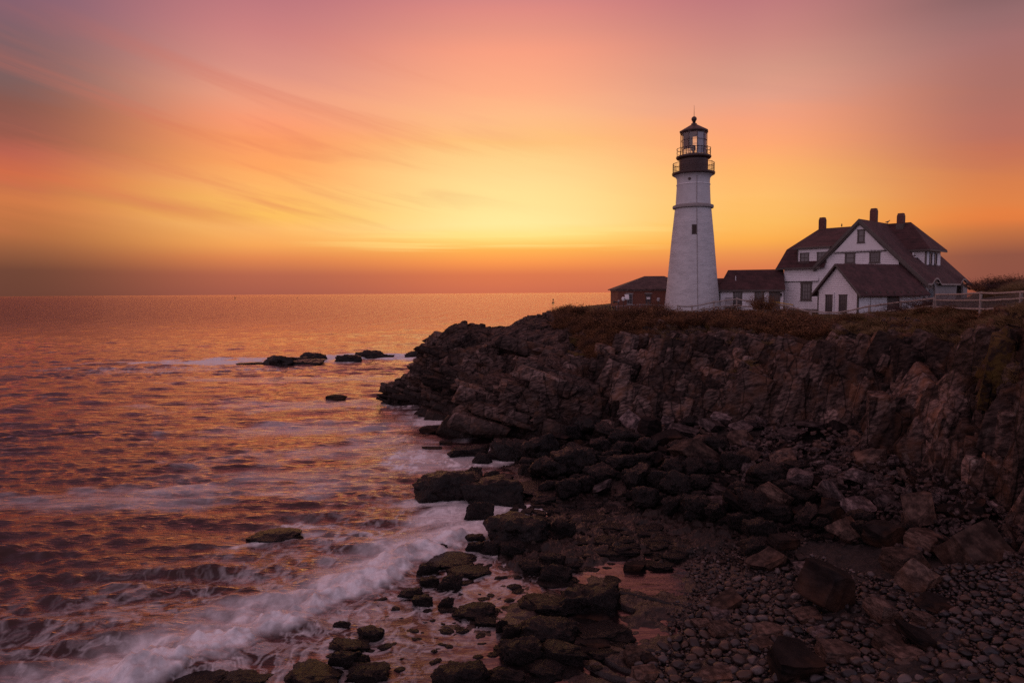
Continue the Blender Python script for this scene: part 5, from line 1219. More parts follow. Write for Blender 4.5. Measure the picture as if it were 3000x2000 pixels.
WR = [
 ('weed',1225,1383,1374,1464,'big wedge-shaped weed-covered boulder standing in the surf, highest of its cluster',1),
 ('weed',1368,1520,1402,1474,'broad weed-covered boulder joined to the right of the big wedge boulder',2),
 ('weed',1359,1412,1373,1410,'small dark boulder perched behind the big wedge boulder',3),
 ('weed',1417,1462,1379,1408,'squarish dark boulder behind the broad weed-covered boulder',4),
 ('weed',1466,1502,1389,1410,'small low boulder to the right of the squarish one',5),
 ('weed',1369,1440,1470,1521,'pointed weed-covered boulder with white water on both sides',6),
 ('weed',1442,1603,1502,1590,'large weed-covered boulder with a wave breaking white on its left face',7),
 ('weed',1340,1405,1562,1588,'low oval boulder in the foam left of the breaking wave',8),
 ('weed',1371,1415,1586,1616,'left one of three weedy boulders in a row under the breaking wave',9),
 ('weed',1415,1468,1584,1622,'middle one of three weedy boulders in a row under the breaking wave',10),
 ('weed',1469,1532,1587,1622,'right one of three weedy boulders in a row under the breaking wave',11),
 ('weed',1276,1308,1592,1615,'small rounded boulder half drowned in the surf crest',12),
 ('weed',1259,1383,1623,1660,'long low weed mound at the tip of the surf line',13),
 ('weed',1226,1279,1653,1685,'dark weedy boulder at the edge of the surf, below the long mound',14),
 ('weed',1312,1413,1657,1688,'flat weed mound in the shallow orange water below the long mound',15),
 ('weed',1234,1281,1691,1716,'small round weed clump standing alone in shallow water',16),
 ('weed',1290,1353,1686,1726,'weed mound trailing to the lower left in the shallows',17),
 ('weed',1169,1231,1720,1748,'low weedy rock left of the shallows',18),
 ('weed',1527,1596,1644,1682,'left of two rounded black boulders side by side in the calm water',19),
 ('weed',1590,1670,1652,1704,'right and larger of two rounded black boulders side by side in the calm water',20),
 ('weed',1594,1655,1620,1650,'small weedy rock behind the pair of rounded boulders',21),
 ('weed',1610,1676,1523,1572,'smooth rounded dark boulder at the end of the calm inlet',22),
 ('weed',1326,1417,1304,1336,'double-humped dark boulder off the foot of the headland blocks',23),
 ('weed',1392,1440,1326,1357,'small boulder tucked in front of the double-humped one',24),
 ('weed',1440,1540,1290,1347,'large sloping weedy boulder at the water edge under the headland blocks',25),
 ('weed',1521,1572,1356,1384,'pointed boulder jutting into the foam from the weedy shore',26),
 ('weed',1518,1680,1412,1452,'long flat weed-covered slab along the inlet shore',27),
 ('weed',1567,1680,1440,1470,'second flat weedy slab just below the long one',28),
 ('dark',1240,1290,1306,1316,'thin flat rock just breaking the water left of the double-humped boulder',29),
 ('dark',1234,1292,1244,1263,'small dark wedge rock in open water left of the front blocks',30),
 ('dark',1292,1327,1292,1304,'tiny flat rock awash near the front blocks',31),
 ('dark',958,1008,1158,1169,'small dark rock awash in the open bay beyond the foam patches',32),
 ('weed',732,864,1546,1584,'lone elongated weedy rock rising to the right in the open water',4),
 ('weed',975,1020,1818,1843,'small dark boulder behind the surf, farthest left of the shallows',34),
 ('weed',1048,1120,1835,1872,'bushy weed boulder among the ripples',35),
 ('weed',969,1063,1873,1903,'low wide weed boulder above the round one',36),
 ('weed',970,1038,1904,1953,'round weed boulder in the foreground shallows',37),
 ('weed',1020,1080,1912,1950,'weed tuft boulder right of the round foreground boulder',38),
 ('weed',1020,1124,1945,1992,'spreading weed boulder below the weed tuft',39),
 ('weed',811,980,1955,2012,'large weed-hung boulder cut by the bottom edge of the picture',40),
 ('weed',505,640,1968,2015,'weed rock rising from the surf at the bottom edge, left one',41),
 ('weed',640,757,1978,2018,'weed rock at the bottom edge between surf and the large weed-hung boulder',42),
 ('weed',1275,1404,1934,2020,'big smooth dome of weed in the middle foreground at the bottom edge',43),
 ('weed',1212,1262,1745,1774,'weedy knob with water spilling round it',44),
 ('weed',1289,1328,1752,1778,'small weedy knob in ripples right of the spilling one',45),
 ('weed',1336,1445,1762,1806,'long ragged weed ridge pointing down right in the shallows',46),
 ('weed',1390,1450,1808,1832,'low weed patch under the ragged ridge',47),
 ('weed',1455,1485,1815,1852,'upright weed tuft beside the low patch',48),
 ('weed',1441,1505,1955,1990,'weed tuft in the sandy wash right of the foreground dome',49),
 ('weed',1532,1668,1741,1792,'long weed-covered ledge pointing into the wash',50),
 ('weed',1654,1800,1708,1798,'tall clump of dark weed on the wet ledges',51),
 ('weed',1541,1700,1798,1876,'wide weed bank sloping down right beside a still pool',52),
 ('weed',1472,1580,1872,1938,'weedy boulder left end of the lower bank',53),
 ('weed',1575,1698,1880,1940,'weedy boulder right end of the lower bank by the pool',54),
 ('weed',1557,1652,1936,1982,'low weed boulder beneath the lower bank',55),
 ('weed',1474,1522,1835,1872,'round weed boulder left of the wide bank',56),
 ('dark',1829,1886,1634,1670,'black cubic block standing by the small pools',57),
 ('weed',1712,1842,1833,1876,'weed-topped ledge ridge parallel to the pools',58),
 ('dark',1702,1785,1860,1896,'smooth dark ledge ridge below the weed-topped ridge',59),
 ('dark',1678,1790,1782,1812,'smooth dark ledge ridge above the weed-topped ridge',60),
 ('dark',1698,1764,1888,1918,'lowest dark ledge ridge by the pool edge',61),
 ('weed',1440,1530,1955,2000,'ragged weed mat at the bottom of the wash',62),
]
for (k, x0, x1, yt, yb, lb, sd_i) in WR: px_rock(k, x0, x1, yt, yb, lb, sd_i, sink=.36 if k == 'weed' else .35)
BR_ = [
 ('dark',2370,2524,1618,1778,'huge dark tilted slab with a brown left edge, largest stone on the beach',0,.5,(.1,.62)),
 ('greyblock',2350,2414,1644,1702,'pinkish cracked round stone leaning on the huge dark slab',1,.2,(0,0)),
 ('block',2617,2716,1610,1682,'brown flat-topped block right of the huge dark slab',2,.35,(0,0)),
 ('block',2660,2750,1634,1737,'pyramid-shaped cracked stone in front of the flat-topped block',3,.6,(.3,.5)),
 ('brownslab',2820,2968,1540,1660,'large slab propped up at a steep angle at the right edge of the beach',4,.2,(.75,-.25)),
 ('block',2554,2645,1748,1822,'brown boulder with a sunken dark side below the pyramid stone',5,.3,(.2,.3)),
 ('dark',2707,2815,1725,1794,'two-stepped dark boulder among pebbles',6,.1,(.1,.2)),
 ('block',2684,2748,1786,1832,'small brown boulder below the two-stepped one',7,.4,(0,.2)),
 ('dark',2266,2408,1853,1986,'big black rounded boulder in the lower pebbles',8,.3,(.2,.1)),
 ('block',2416,2526,1878,1942,'flat-topped tan boulder right of the big black one',9,.1,(0,.1)),
 ('block',2578,2668,1833,1914,'tall smooth grey-brown boulder in the pebbles',10,.5,(.2,.2)),
 ('dark',2660,2770,1838,1898,'dark leaning boulder right of the tall smooth one',11,.3,(.2,.4)),
 ('block',2626,2716,1893,1932,'tan boulder under the dark leaning one',12,.2,(0,0)),
 ('dark',2560,2646,1522,1597,'dome-topped dark boulder in the middle of the stone field',13,.2,(0,0)),
 ('dark',2263,2348,1559,1614,'black square block beside the weedy stones',14,.1,(0,0)),
 ('brownslab',2212,2307,1608,1669,'wedge slab with a brown top tilted down left',15,.3,(.1,-.35)),
 ('weed',2198,2272,1523,1579,'hairy weed-covered dome at the lower edge of the rubble',16,0,(0,0)),
 ('weed',2190,2262,1576,1622,'low weedy stone under the hairy dome',17,0,(0,0)),
 ('block',2688,2790,1556,1614,'grey brown angular block with a pale top face',18,.4,(.1,.2)),
 ('dark',2771,2860,1563,1636,'dark angular block beside the propped slab',19,.3,(.1,.3)),
 ('block',2338,2416,1779,1818,'smooth tan boulder lying above the mossy stone',20,.1,(0,0)),
 ('brownslab',2216,2296,1830,1872,'tilted tan stone left of the big black boulder',21,.3,(0,-.3)),
 ('greyblock',2373,2444,1832,1868,'smooth pinkish stone touching the big black boulder',22,.2,(0,.1)),
 ('brownslab',2203,2268,1872,1910,'flat cracked pinkish stone at the left of the black boulder',23,.2,(0,-.2)),
 ('brownslab',2938,3010,1648,1706,'sloping brown slab cut by the right edge',24,.1,(.1,-.3)),
 ('brownslab',2079,2170,1743,1792,'long flat slab lying on the pebbles by the ledges',25,.4,(0,-.3)),
 ('greyblock',2087,2140,1783,1825,'grey stone below the long flat slab',26,.2,(0,0)),
 ('block',2040,2092,1808,1842,'round brown stone left of the grey stone',27,.2,(0,0)),
 ('block',2090,2150,1822,1862,'flat brown stone with pale top, lower of the pair',28,.3,(0,.2)),
 ('block',2220,2302,1826,1880,'purple-grey smooth boulder beside the tilted tan stone',29,.2,(0,0)),
 ('dark',2050,2120,1880,1920,'dark egg-shaped stone in the lower pebbles',30,.1,(0,0)),
 ('brownslab',2048,2140,1950,2000,'wide flat stone at the bottom edge',31,.1,(0,0)),
 ('block',1836,1890,1898,1945,'large smooth cobble at the end of the ledges',32,.1,(0,0)),
 ('dark',1880,1920,1912,1948,'dark cobble next to the large smooth one',33,.1,(0,0)),
 ('brownslab',1856,1935,1940,2010,'layered brown rock slab sloping to the bottom edge',34,.2,(0,0)),
]
for (k, x0, x1, yt, yb, lb, sd_i, rz, tl) in BR_: px_rock(k, x0, x1, yt, yb, lb, sd_i, rz, tl, dk=.9, sink=.2)
# reef beyond the headland
RF = [(765,850,1041,1068,'largest low black reef rock, left end of the breaking reef'),(850,905,1043,1062,'middle hump of the left reef group'),(880,953,1030,1054,'long flat reef rock at the right of the left group'),
 (985,1048,1038,1060,'small dark reef rock, lowest of the right group'),(1030,1085,1028,1046,'low reef rock with white water running over it'),(1060,1120,1022,1048,'broad reef rock in the middle of the right group'),(1105,1145,1036,1050,'small reef knob at the right of the broad rock'),(1190,1250,1024,1046,'rounded reef rock partly behind the headland tip'),(700,770,1058,1068,'thin reef ledge awash left of the largest rock'),(820,940,1050,1068,'flat front ledge of the left reef group')]
for i, (x0, x1, yt, yb, lb) in enumerate(RF):
    px_rock('weed', x0, x1, yt + 4, yb, lb, 50 + i, z=0.0, dk=.55, sink=.5, cat='reef rock')
for o in COL.objects:
    if o.get('category') == 'reef rock': o.name = 'reef_rock'

# bedding slabs and joint blocks that break the surface of the headland and the cliff
SLB = [arr_(angular('slab', 500 + s, (1, 1, 1), 'cliff', 3 + s % 3, .6, .03, .0, 0, .35)) for s in range(16)]
def slab_item(P, n_, w_, r_, vg, zmax=99, grow_top=0.0):
    n_ = np.asarray(n_, float)
    if r_.random() >= w_:      # headland: flat beds dipping to the right
        k_ = .55 if zmax < 0 else 1.0; l, d, t_ = k_ * (2.0 + 6.0 * r_.random() ** 1.6), k_ * r_.uniform(1.4, 3.8), k_ * (.5 + 1.3 * r_.random() ** 1.5)
        rot = rotm(R(-10) + r_.normal() * .04, R(14) + r_.normal() * .04, R(-16) + r_.normal() * .10); sc_ = (l, d, t_); off = -.62 * k_ - .36 * min(d, 2.4) + r_.uniform(-.16, .16)
    else:                      # cliff: upright joint columns leaning to the right
        w, h, t_ = .5 + 3.2 * r_.random() ** 1.8, 1.2 + 5.6 * r_.random() ** 1.6, r_.uniform(.7, 1.6)
        h = min(h, max(.5, 2 * (zmax - P[2])))
        yaw = math.atan2(n_[0], -n_[1]) + r_.normal() * .26
        rot = rotm(R(-9) + r_.normal() * .07, R(14) + r_.normal() * .09, yaw); sc_ = (w, t_, h); off = -.50 * t_ + r_.uniform(-.16, .16)
    if r_.random() >= 0 and w_ < .5 and grow_top > 3.4: P = P - UP * .13 * sc_[0]
    return (P + n_ * off, sc_, rot, int(r_.integers(16)), .35 + 1.5 * r_.random() ** 1.5, vg)
def merge_arrays(items_):
    V, F, T_, b_ = [], [], [], 0
    G_ = []
    for (P, sc_, rot, k, tone, vg) in items_:
        v, f = SLB[k]; V.append((v * np.array(sc_)) @ rot.T + P); F.append(f + b_); b_ += len(v); T_.append(np.full(len(v), tone)); G_.append(np.full(len(v), vg))
    return np.concatenate(V), np.concatenate(F), np.concatenate(T_), np.concatenate(G_)
rs0 = np.random.default_rng(77)
if NN[(TT > 1) & (TT < 4), 1].mean() > 0: NN = -NN
its = []
m1 = np.where((SS < 7.6) & (TT > .9) & (TT < 5.3) & ((SS < 5.6) | (TT < 4.5)))[0]
for i in rs0.choice(m1, 760): its.append(slab_item(Pd[i], NN[i], float(wC[i]), rs0, .7 * float(veg[i]), -1 if SS[i] < 2.6 else np.interp(SS[i], range(NS), ST[:, 5, 2]) - .7, float(TT[i])))
m2 = np.where((SS >= 7.2) & (TT > .9) & (TT < 4.3) & (veg < np.where(SS < 11.5, .45, .8)))[0]
for i in rs0.choice(m2, 900): its.append(slab_item(Pd[i], NN[i], 1.0, rs0, .75 * float(veg[i]), np.interp(SS[i], range(NS), ST[:, 5, 2]) - .7))
m3 = np.where((TT > 4.2) & (TT < 4.9) & (((SS > 11.5) & (SS < 13.6)) | ((SS > 8.2) & (SS < 9.0)) | (SS > 15.4)))[0]
for i in rs0.choice(m3, 90): its.append(slab_item(Pd[i], NN[i], 1.0, rs0, 0.0, Pd[i][2] + .7))
vs_, fs_, tn, vg_ = merge_arrays(its)
me_ = mesh_np('bedrock', vs_, fs_, False); o = link('bedrock', me_, M['cliff']); attr(me_, 'veg', vg_); attr(me_, 'tone', tn); tag(o, kind='structure')

# bedrock blocks in front of the headland: parts of the shore that jut out as separate masses
def bedrock(name, px0, px1, yt, yb, Y0, label, seed, dip, depth, lean=.25):
    a, b_ = at(px0, yb, Y0), at(px1, yb, Y0); w = b_[0] - a[0]; h = at((px0 + px1) / 2, yt, Y0)[2] - a[2]
    nx, nz, ny = 90, 70, 50
    V = []; Fc = []
    # front, top and side faces of one sheared box, densely sampled and then broken by joints
    def patch(fu, nu_, nv_):
        base = sum(len(x) for x in V); uu, vv_ = np.meshgrid(np.linspace(0, 1, nu_), np.linspace(0, 1, nv_), indexing='ij')
        V.append(fu(uu.ravel(), vv_.ravel())); Fc.append(grid_faces(nu_, nv_) + base)
    def P3(x, y, z): return np.stack([a[0] + w * x + lean * h * z + .15 * depth * y, a[1] + depth * y + .25 * h * z + (x * .12 * w), a[2] - 1.0 + (h + 1.0 - dip * w * x + .12 * depth * y) * z], 1)
    patch(lambda u, v: P3(u, 0 * u, v), nx, nz); patch(lambda u, v: P3(u, v, 1 + 0 * u), nx, ny)
    patch(lambda u, v: P3(0 * u, 1 - u, v), ny, nz); patch(lambda u, v: P3(1 + 0 * u, u, v), ny, nz)
    v = np.concatenate(V); f = np.concatenate(Fc)
    c_ = v.mean(0); nrm = v - c_; nrm /= np.linalg.norm(nrm, axis=1, keepdims=True)
    dv = disp(v, RH, [(4.5, 3.4, 1.7), (1.8, 1.4, .6), (.8, .6, .22)], [61 + seed, 62 + seed, 63 + seed], [.8, .35, .14])
    v = v + nrm * (dv + fbm3(v * 2.5, 4, 6) * .09)[:, None]
    nn_ = np.concatenate([np.tile(x, (k, 1)) for x, k in (((0, -1, .2), nx * nz), ((0, 0, 1.), nx * ny), ((-1, 0, .2), ny * nz), ((1, 0, .2), ny * nz))])
    idx = rs0.choice(len(v), 70); items_ = [slab_item(v[i], nn_[i], 0, rs0, 0.0) for i in idx]
    vs_, fs_, tn, vg_ = merge_arrays(items_)
    v2 = np.concatenate([v, vs_]); f3 = np.concatenate([f[:, [0, 1, 2]], f[:, [0, 2, 3]], fs_ + len(v)])
    me_ = mesh_np(name, v2, f3, False); o = link(name, me_, M['cliff']); attr(me_, 'veg', np.zeros(len(v2))); attr(me_, 'tone', np.r_[np.full(len(v), .75), tn]); tag(o, label, 'rock mass'); return o
bedrock('bedrock_outcrop', 1352, 1500, 1150, 1285, 60.5, 'square-shouldered bedrock block standing in the water in front of the headland', 1, .22, 9)
bedrock('bedrock_outcrop', 1545, 1790, 1108, 1305, 58.5, 'tallest slanting bedrock outcrop with a pale sloping top, right of the square block', 2, .24, 9)
bedrock('bedrock_outcrop', 1440, 1600, 1165, 1300, 59.5, 'low dark bedrock saddle between the square block and the tallest outcrop', 3, .05, 8)

# ------------------------------------------------------------------ rubble apron under the cliff
def inside(px, py, poly):
    c_ = False; n = len(poly); j = n - 1
    for i in range(n):
        if (poly[i][1] > py) != (poly[j][1] > py) and px < (poly[j][0] - poly[i][0]) * (py - poly[i][1]) / (poly[j][1] - poly[i][1]) + poly[i][0]: c_ = not c_
        j = i
    return c_
TAL = [(1540,1335),(1700,1285),(1900,1235),(2100,1225),(2450,1235),(2700,1320),(2900,1450),(3010,1530),(3010,1650),(2700,1625),(2560,1600),(2330,1590),(2180,1570),(2080,1545),(1930,1500),(1700,1440),(1640,1480),(1560,1420)]
rr = np.random.default_rng(42)
cand = []
while len(cand) < 1500:
    px, py = rr.uniform(1540, 3010), rr.uniform(1225, 1650)
    if not inside(px, py, TAL): continue
    sz_ = 20 + 62 * rr.random() ** 2.6
    cand.append((px, py, sz_))
cand.sort(key=lambda c_: -c_[2])
kept = []
for c_ in cand:
    if all((c_[0] - k[0]) ** 2 + ((c_[1] - k[1]) * 1.7) ** 2 > ((c_[2] + k[2]) * .36) ** 2 for k in kept): kept.append(c_)
BIG = [(b[1], b[2], b[3], b[4]) for b in BR_]
kept = [c_ for c_ in kept if not any(x0 - 8 < c_[0] < x1 + 8 and yt + 6 < c_[1] < yb + 8 for x0, x1, yt, yb in BIG)]
print('rubble', len(kept))
def zone(px, py):
    if px < 1720: return 'at the inlet shore'
    if px < 1950 and py < 1330: return 'under the headland blocks'
    if py < 1300 and px < 2200: return 'at the foot of the lichen-dark cliff'
    if py < 1330: return 'at the foot of the pale outcrop'
    if px > 2700 and py < 1560: return 'below the nearest cliff'
    if px > 2500: return 'above the pebbles near the dome-topped boulder'
    if px < 2100 and py > 1400: return 'on the weedy edge of the rubble'
    if py < 1420: return 'in the middle of the rubble apron'
    return 'low in the rubble by the black block'
STUFF = {'weed': [], 'stone': []}
cnt = 0
for i, (px, py, sz_) in enumerate(kept):
    wv = (px - 1600) / 900 - (py - 1230) / 330 + rr.normal() * .22
    u_ = rr.random()
    if wv < -.12: kd = 'weed'
    elif wv < .16: kd = 'weed' if u_ < .5 else ('dark' if u_ < .8 else 'slab')
    else: kd = 'slab' if u_ < .55 else ('greyblock' if u_ < .72 else ('brownslab' if u_ < .84 else ('block' if u_ < .92 else 'dark')))
    P = ground_at(px, py); w = sz_ / 2000 * P[1] * rr.uniform(.95, 1.25)
    asp = {'weed': rr.uniform(.5, .8), 'slab': rr.uniform(.22, .42), 'brownslab': rr.uniform(.25, .45)}.get(kd, rr.uniform(.5, .8))
    tl = (rr.normal() * .16, rr.normal() * .12) if kd == 'weed' else (rr.normal(.12, .28), rr.normal(-.28, .30))
    rz = rr.uniform(-.9, .9) if kd == 'weed' else rr.uniform(0, 6.28)
    h = w * asp; lift = rr.uniform(.02, .28) * w
    P = P + UP * lift
    if i < 300:
        bigs = 'large' if sz_ > 52 else ('mid-sized' if sz_ > 36 else 'small')
        colr = {'weed': 'weed-brown', 'slab': 'purple-grey', 'greyblock': 'purple-grey', 'brownslab': 'brown', 'block': 'brown', 'dark': 'black'}[kd]
        shp = {'weed': 'rounded boulder', 'slab': 'flat slab', 'greyblock': 'blocky boulder', 'brownslab': 'flat slab', 'block': 'blocky boulder', 'dark': 'angular boulder'}[kd]
        tt_ = 'lying level' if abs(tl[0]) + abs(tl[1]) < .22 else ('tilted steeply' if abs(tl[0]) + abs(tl[1]) > .62 else ('tilted to the left' if tl[1] < 0 else 'tilted to the right'))
        lb = f'{bigs} {colr} {shp} {tt_} {zone(px, py)}'
        put(kd, P, w, h, w * rr.uniform(.65, .95), rz, tl, lb, 'boulders of the rubble apron', 'boulder', .12, i)
    else: STUFF['weed' if kd == 'weed' else 'stone'].append((P, w, h, rz, tl, kd, i))
def arr(me):
    v = np.zeros(len(me.vertices) * 3, np.float32); me.vertices.foreach_get('co', v)
    f = [tuple(p.vertices) for p in me.polygons]; return v.reshape(-1, 3).astype(float), np.array(f)
def merge(name, items, meshes, mt, smooth, shade=False):
    V, F, A_, b_ = [], [], [], 0
    cache = [arr(m_) for m_ in meshes]
    for (P, sc_, rot, k) in items:
        v, f = cache[k % len(cache)]; v = (v * np.array(sc_)) @ rot.T + np.array(P); V.append(v); F.append(f + b_); b_ += len(v); A_.append(np.full(len(v), _hash(np.array([P[0] * 997.]), np.array([P[1] * 991.]))[0]))
    me_ = mesh_np(name, np.concatenate(V), np.concatenate(F), smooth)
    if shade: attr(me_, 'shade', np.concatenate(A_))
    return tag(link(name, me_, M[mt] if isinstance(mt, str) else mt), kind='stuff')
# small rubble between the boulders
sm = []
for (P, w, h, rz, tl, kd, i) in STUFF['stone'] + STUFF['weed']: sm.append((P + UP * h * .3, (w, w * .9, h * 2.2), rotm(tl[0], tl[1], rz), i))
while len(sm) < 2300:
    px, py = rr.uniform(1560, 3010), rr.uniform(1235, 1650)
    if not inside(px, py, TAL): continue
    P = ground_at(px, py) if len(sm) % 4 == 0 else zat(px, py, float(zbase(*zat(px, py, 1.2)[:2])))
    w = rr.uniform(8, 24) / 2000 * P[1]; sm.append((P + UP * rr.uniform(0, .2), (w, w * rr.uniform(.6, 1), w * rr.uniform(.6, 1.4)), rotm(rr.normal() * .4, rr.normal() * .4, rr.uniform(0, 6.28)), len(sm)))
MID = [(1500,1470),(1700,1440),(1930,1500),(2180,1570),(2330,1590),(2350,1640),(2200,1680),(2060,1640),(1900,1600),(1700,1640),(1560,1640),(1500,1560)]
while len(sm) < 3200:
    px, py = rr.uniform(1500, 2350), rr.uniform(1440, 1680)
    if not inside(px, py, MID): continue
    P = zat(px, py, max(0.0, float(zbase(*zat(px, py, .3)[:2])))); w = (7 + 26 * rr.random() ** 2.5) / 2000 * P[1]
    sm.append((P + UP * .04, (w, w * rr.uniform(.6, 1), w * rr.uniform(.6, 1.5)), rotm(rr.normal() * .3, rr.normal() * .3, rr.uniform(0, 6.28)), len(sm)))
lowres = [angular('rubble_stone', 300 + s, (1, .8, .42), 'slab', 6, .5, .02, .01) for s in range(5)]
merge('rubble', sm, lowres, rock_mat('rubble_stone', (0.022, 0.016, 0.016), (0.135, 0.102, 0.098), strata=(2, 2, 2), rot=(0, 0, 0), wet=True, coords='World'), False)

# ------------------------------------------------------------------ seaweed mats over the low ledges
sw = []
MATZ = [(1500,1600),(1560,1475),(1700,1450),(1900,1500),(2040,1600),(1960,1660),(1820,1690),(1700,1790),(1850,1900),(1700,1990),(1440,1990),(1500,1860),(1560,1760),(1640,1690),(1560,1640)]
while len(sw) < 290:
    px, py = rr.uniform(1440, 2050), rr.uniform(1450, 1990)
    if not inside(px, py, MATZ) or fbm(np.array([px / 90.]), np.array([py / 50.]), 3, 15)[0] < -.02: continue
    P = ground_at(px, py); w = rr.uniform(14, 60) / 2000 * P[1]
    sw.append((P - UP * w * .05, (w * rr.uniform(1, 1.6), w * rr.uniform(.7, 1.2), w * rr.uniform(.28, .55)), rotm(0, 0, rr.uniform(-.8, .3)), len(sw)))
SHZ = [(1180,1660),(1300,1640),(1450,1640),(1560,1700),(1520,1800),(1450,1990),(1000,1990),(960,1900),(1100,1760)]
while len(sw) < 400:
    px, py = rr.uniform(960, 1560), rr.uniform(1640, 1990)
    if not inside(px, py, SHZ): continue
    P = zat(px, py, 0.0); w = (9 + 30 * rr.random() ** 2.2) / 2000 * P[1]
    sw.append((P - UP * w * .08, (w * rr.uniform(1, 1.5), w * rr.uniform(.7, 1.1), w * rr.uniform(.4, .7)), rotm(0, 0, rr.uniform(-.8, .8)), len(sw)))
merge('seaweed', sw, [weed_rock('seaweed_mat', 30 + s, (1, 1, .75), 4) for s in range(6)], 'weed', True)

# ------------------------------------------------------------------ cobbles
CM = []
for s in range(8):
    v, f = noisy_ico(3, (.5, .42, .28), .55, 70 + s); me_ = mesh_np('cobble', v, f, True); me_.materials.append(M['cobble']); CM.append(me_)
CL = []
for s in range(6):
    v, f = noisy_ico(2, (.5, .42, .29), .5, 90 + s); CL.append(mesh_np('pebble', v, f, True))
COB = [(1830,2030),(1880,1930),(1960,1880),(2040,1790),(2130,1700),(2260,1640),(2340,1625),(2600,1700),(2800,1650),(3020,1640),(3020,2060),(1830,2060)]
cand = []
while len(cand) < 15000:
    px, py = rr.uniform(1830, 3020), rr.uniform(1620, 2060)
    if not inside(px, py, COB): continue
    k_ = .75 + .75 * (py - 1620) / 400
    cand.append((px, py, (8 + 25 * rr.random() ** 4.2) * k_))
cand.sort(key=lambda c_: -c_[2])
cell = {}; kc = []
for c_ in cand:
    gx, gy = int(c_[0] // 60), int(c_[1] // 60); ok = True
    for dx in (-1, 0, 1):
        for dy in (-1, 0, 1):
            for k in cell.get((gx + dx, gy + dy), ()):
                if (c_[0] - k[0]) ** 2 + ((c_[1] - k[1]) * 1.5) ** 2 < ((c_[2] + k[2]) * .40) ** 2: ok = False; break
            if not ok: break
        if not ok: break
    if ok and not any(x0 + 4 < c_[0] < x1 - 4 and yt + 12 < c_[1] < yb - 2 for x0, x1, yt, yb in BIG):
        cell.setdefault((gx, gy), []).append(c_); kc.append(c_)
print('cobbles', len(kc))
def zq(px, py):
    return zat(px, py, float(np.clip(zbase(*zat(px, py, 1.2)[:2]), 0, 3)))
items = []
def near_big(px, py):
    best = min(BIG, key=lambda b: ((b[0] + b[1]) / 2 - px) ** 2 + ((b[2] + b[3]) / 2 - py) ** 2)
    return [b[5] for b in BR_ if (b[1], b[2], b[3], b[4]) == best][0]
for i, (px, py, sz_) in enumerate(kc):
    P = zq(px, py); w = sz_ / 2000 * P[1] * 1.08; rz = rr.uniform(0, 6.28); tl = (rr.normal() * .18, rr.normal() * .18); fl = rr.uniform(.7, 1.15)
    asp = rr.uniform(.75, 1.1); P = P + UP * (w * .16 + rr.uniform(-.03, .06))
    if i < 300:
        o = bpy.data.objects.new('cobble', CM[i % 8]); COL.objects.link(o); o.location = P; o.scale = (w, w * asp, w * fl); o.rotation_euler = (tl[0], tl[1], rz)
        szn = 'big' if sz_ > 36 else ('medium' if sz_ > 28 else 'smaller')
        shp = 'long' if asp < .84 else ('round' if asp > .98 else 'oval')
        row = 'bottom edge' if py > 1900 else ('lower beach' if py > 1780 else 'upper beach')
        colz = 'by the ledges' if px < 2100 else ('near the big black boulder' if px < 2480 else ('around the tall smooth boulder' if px < 2740 else 'towards the right cliff'))
        tag(o, f'{szn} {shp} sea-worn cobble on the {row} {colz}', 'cobble', 'cobbles of the beach')
    else: items.append((P, (w, w * asp, w * fl), rotm(tl[0], tl[1], rz), i))
# finer pebbles underneath
for _ in range(5200):
    px, py = rr.uniform(1860, 3020), rr.uniform(1625, 2060)
    if not inside(px, py, COB): continue
    P = zq(px, py); w = rr.uniform(8, 15) / 2000 * P[1]; items.append((P + UP * .02, (w, w * rr.uniform(.7, 1), w * rr.uniform(.7, 1)), rotm(rr.normal() * .2, rr.normal() * .2, rr.uniform(0, 6.28)), _))
GRV = [(2010,1630),(2080,1590),(2320,1560),(2420,1640),(2250,1700),(2100,1790),(2010,1860),(1990,1740)]
n_ = 0
while n_ < 2600:
    px, py = rr.uniform(1840, 2420), rr.uniform(1560, 1860)
    if not inside(px - 110 * fbm(np.array([px / 60.]), np.array([py / 35.]), 3, 8)[0], py, GRV): continue
    n_ += 1; P = ground_at(px, py) if n_ % 3 == 0 else zq(px, py); w = (5 + 12 * rr.random() ** 3) / 2000 * P[1]; items.append((P + UP * .05, (w, w * rr.uniform(.7, 1), w * rr.uniform(.7, 1)), rotm(rr.normal() * .3, rr.normal() * .3, rr.uniform(0, 6.28)), n_))
merge('pebbles', items, CL, 'cobble_s', True, True)

# ------------------------------------------------------------------ plants
def blades(n, r_, h, wid, rs, spread=.8, up=.7, curve=.3, seg=2):
    """a tuft of thin tapering blades or twigs"""
    V, F = [], []
    for _ in range(n):
        a = rs.uniform(0, 6.283); q_ = r_ * math.sqrt(rs.random()); b0 = np.array([q_ * math.cos(a), q_ * math.sin(a), -.05])
        dr_ = np.array([math.cos(a) * spread * rs.uniform(.1, 1) + rs.normal() * .25, math.sin(a) * spread * rs.uniform(.1, 1) + rs.normal() * .25, up]); dr_ /= np.linalg.norm(dr_)
        l = h * rs.uniform(.5, 1.15); sd3 = np.cross(dr_, rs.normal(size=3)); sd3 /= np.linalg.norm(sd3); k0 = len(V)
        for k in range(seg + 1):
            t_ = k / seg; c_ = b0 + dr_ * l * t_ + np.array([dr_[0], dr_[1], -.4]) * curve * l * t_ * t_; w_ = wid * (1 - .8 * t_); V += [c_ - sd3 * w_, c_ + sd3 * w_]
        for k in range(seg): F.append((k0 + 2 * k, k0 + 2 * k + 1, k0 + 2 * k + 3, k0 + 2 * k + 2))
    return np.array(V), np.array(F)
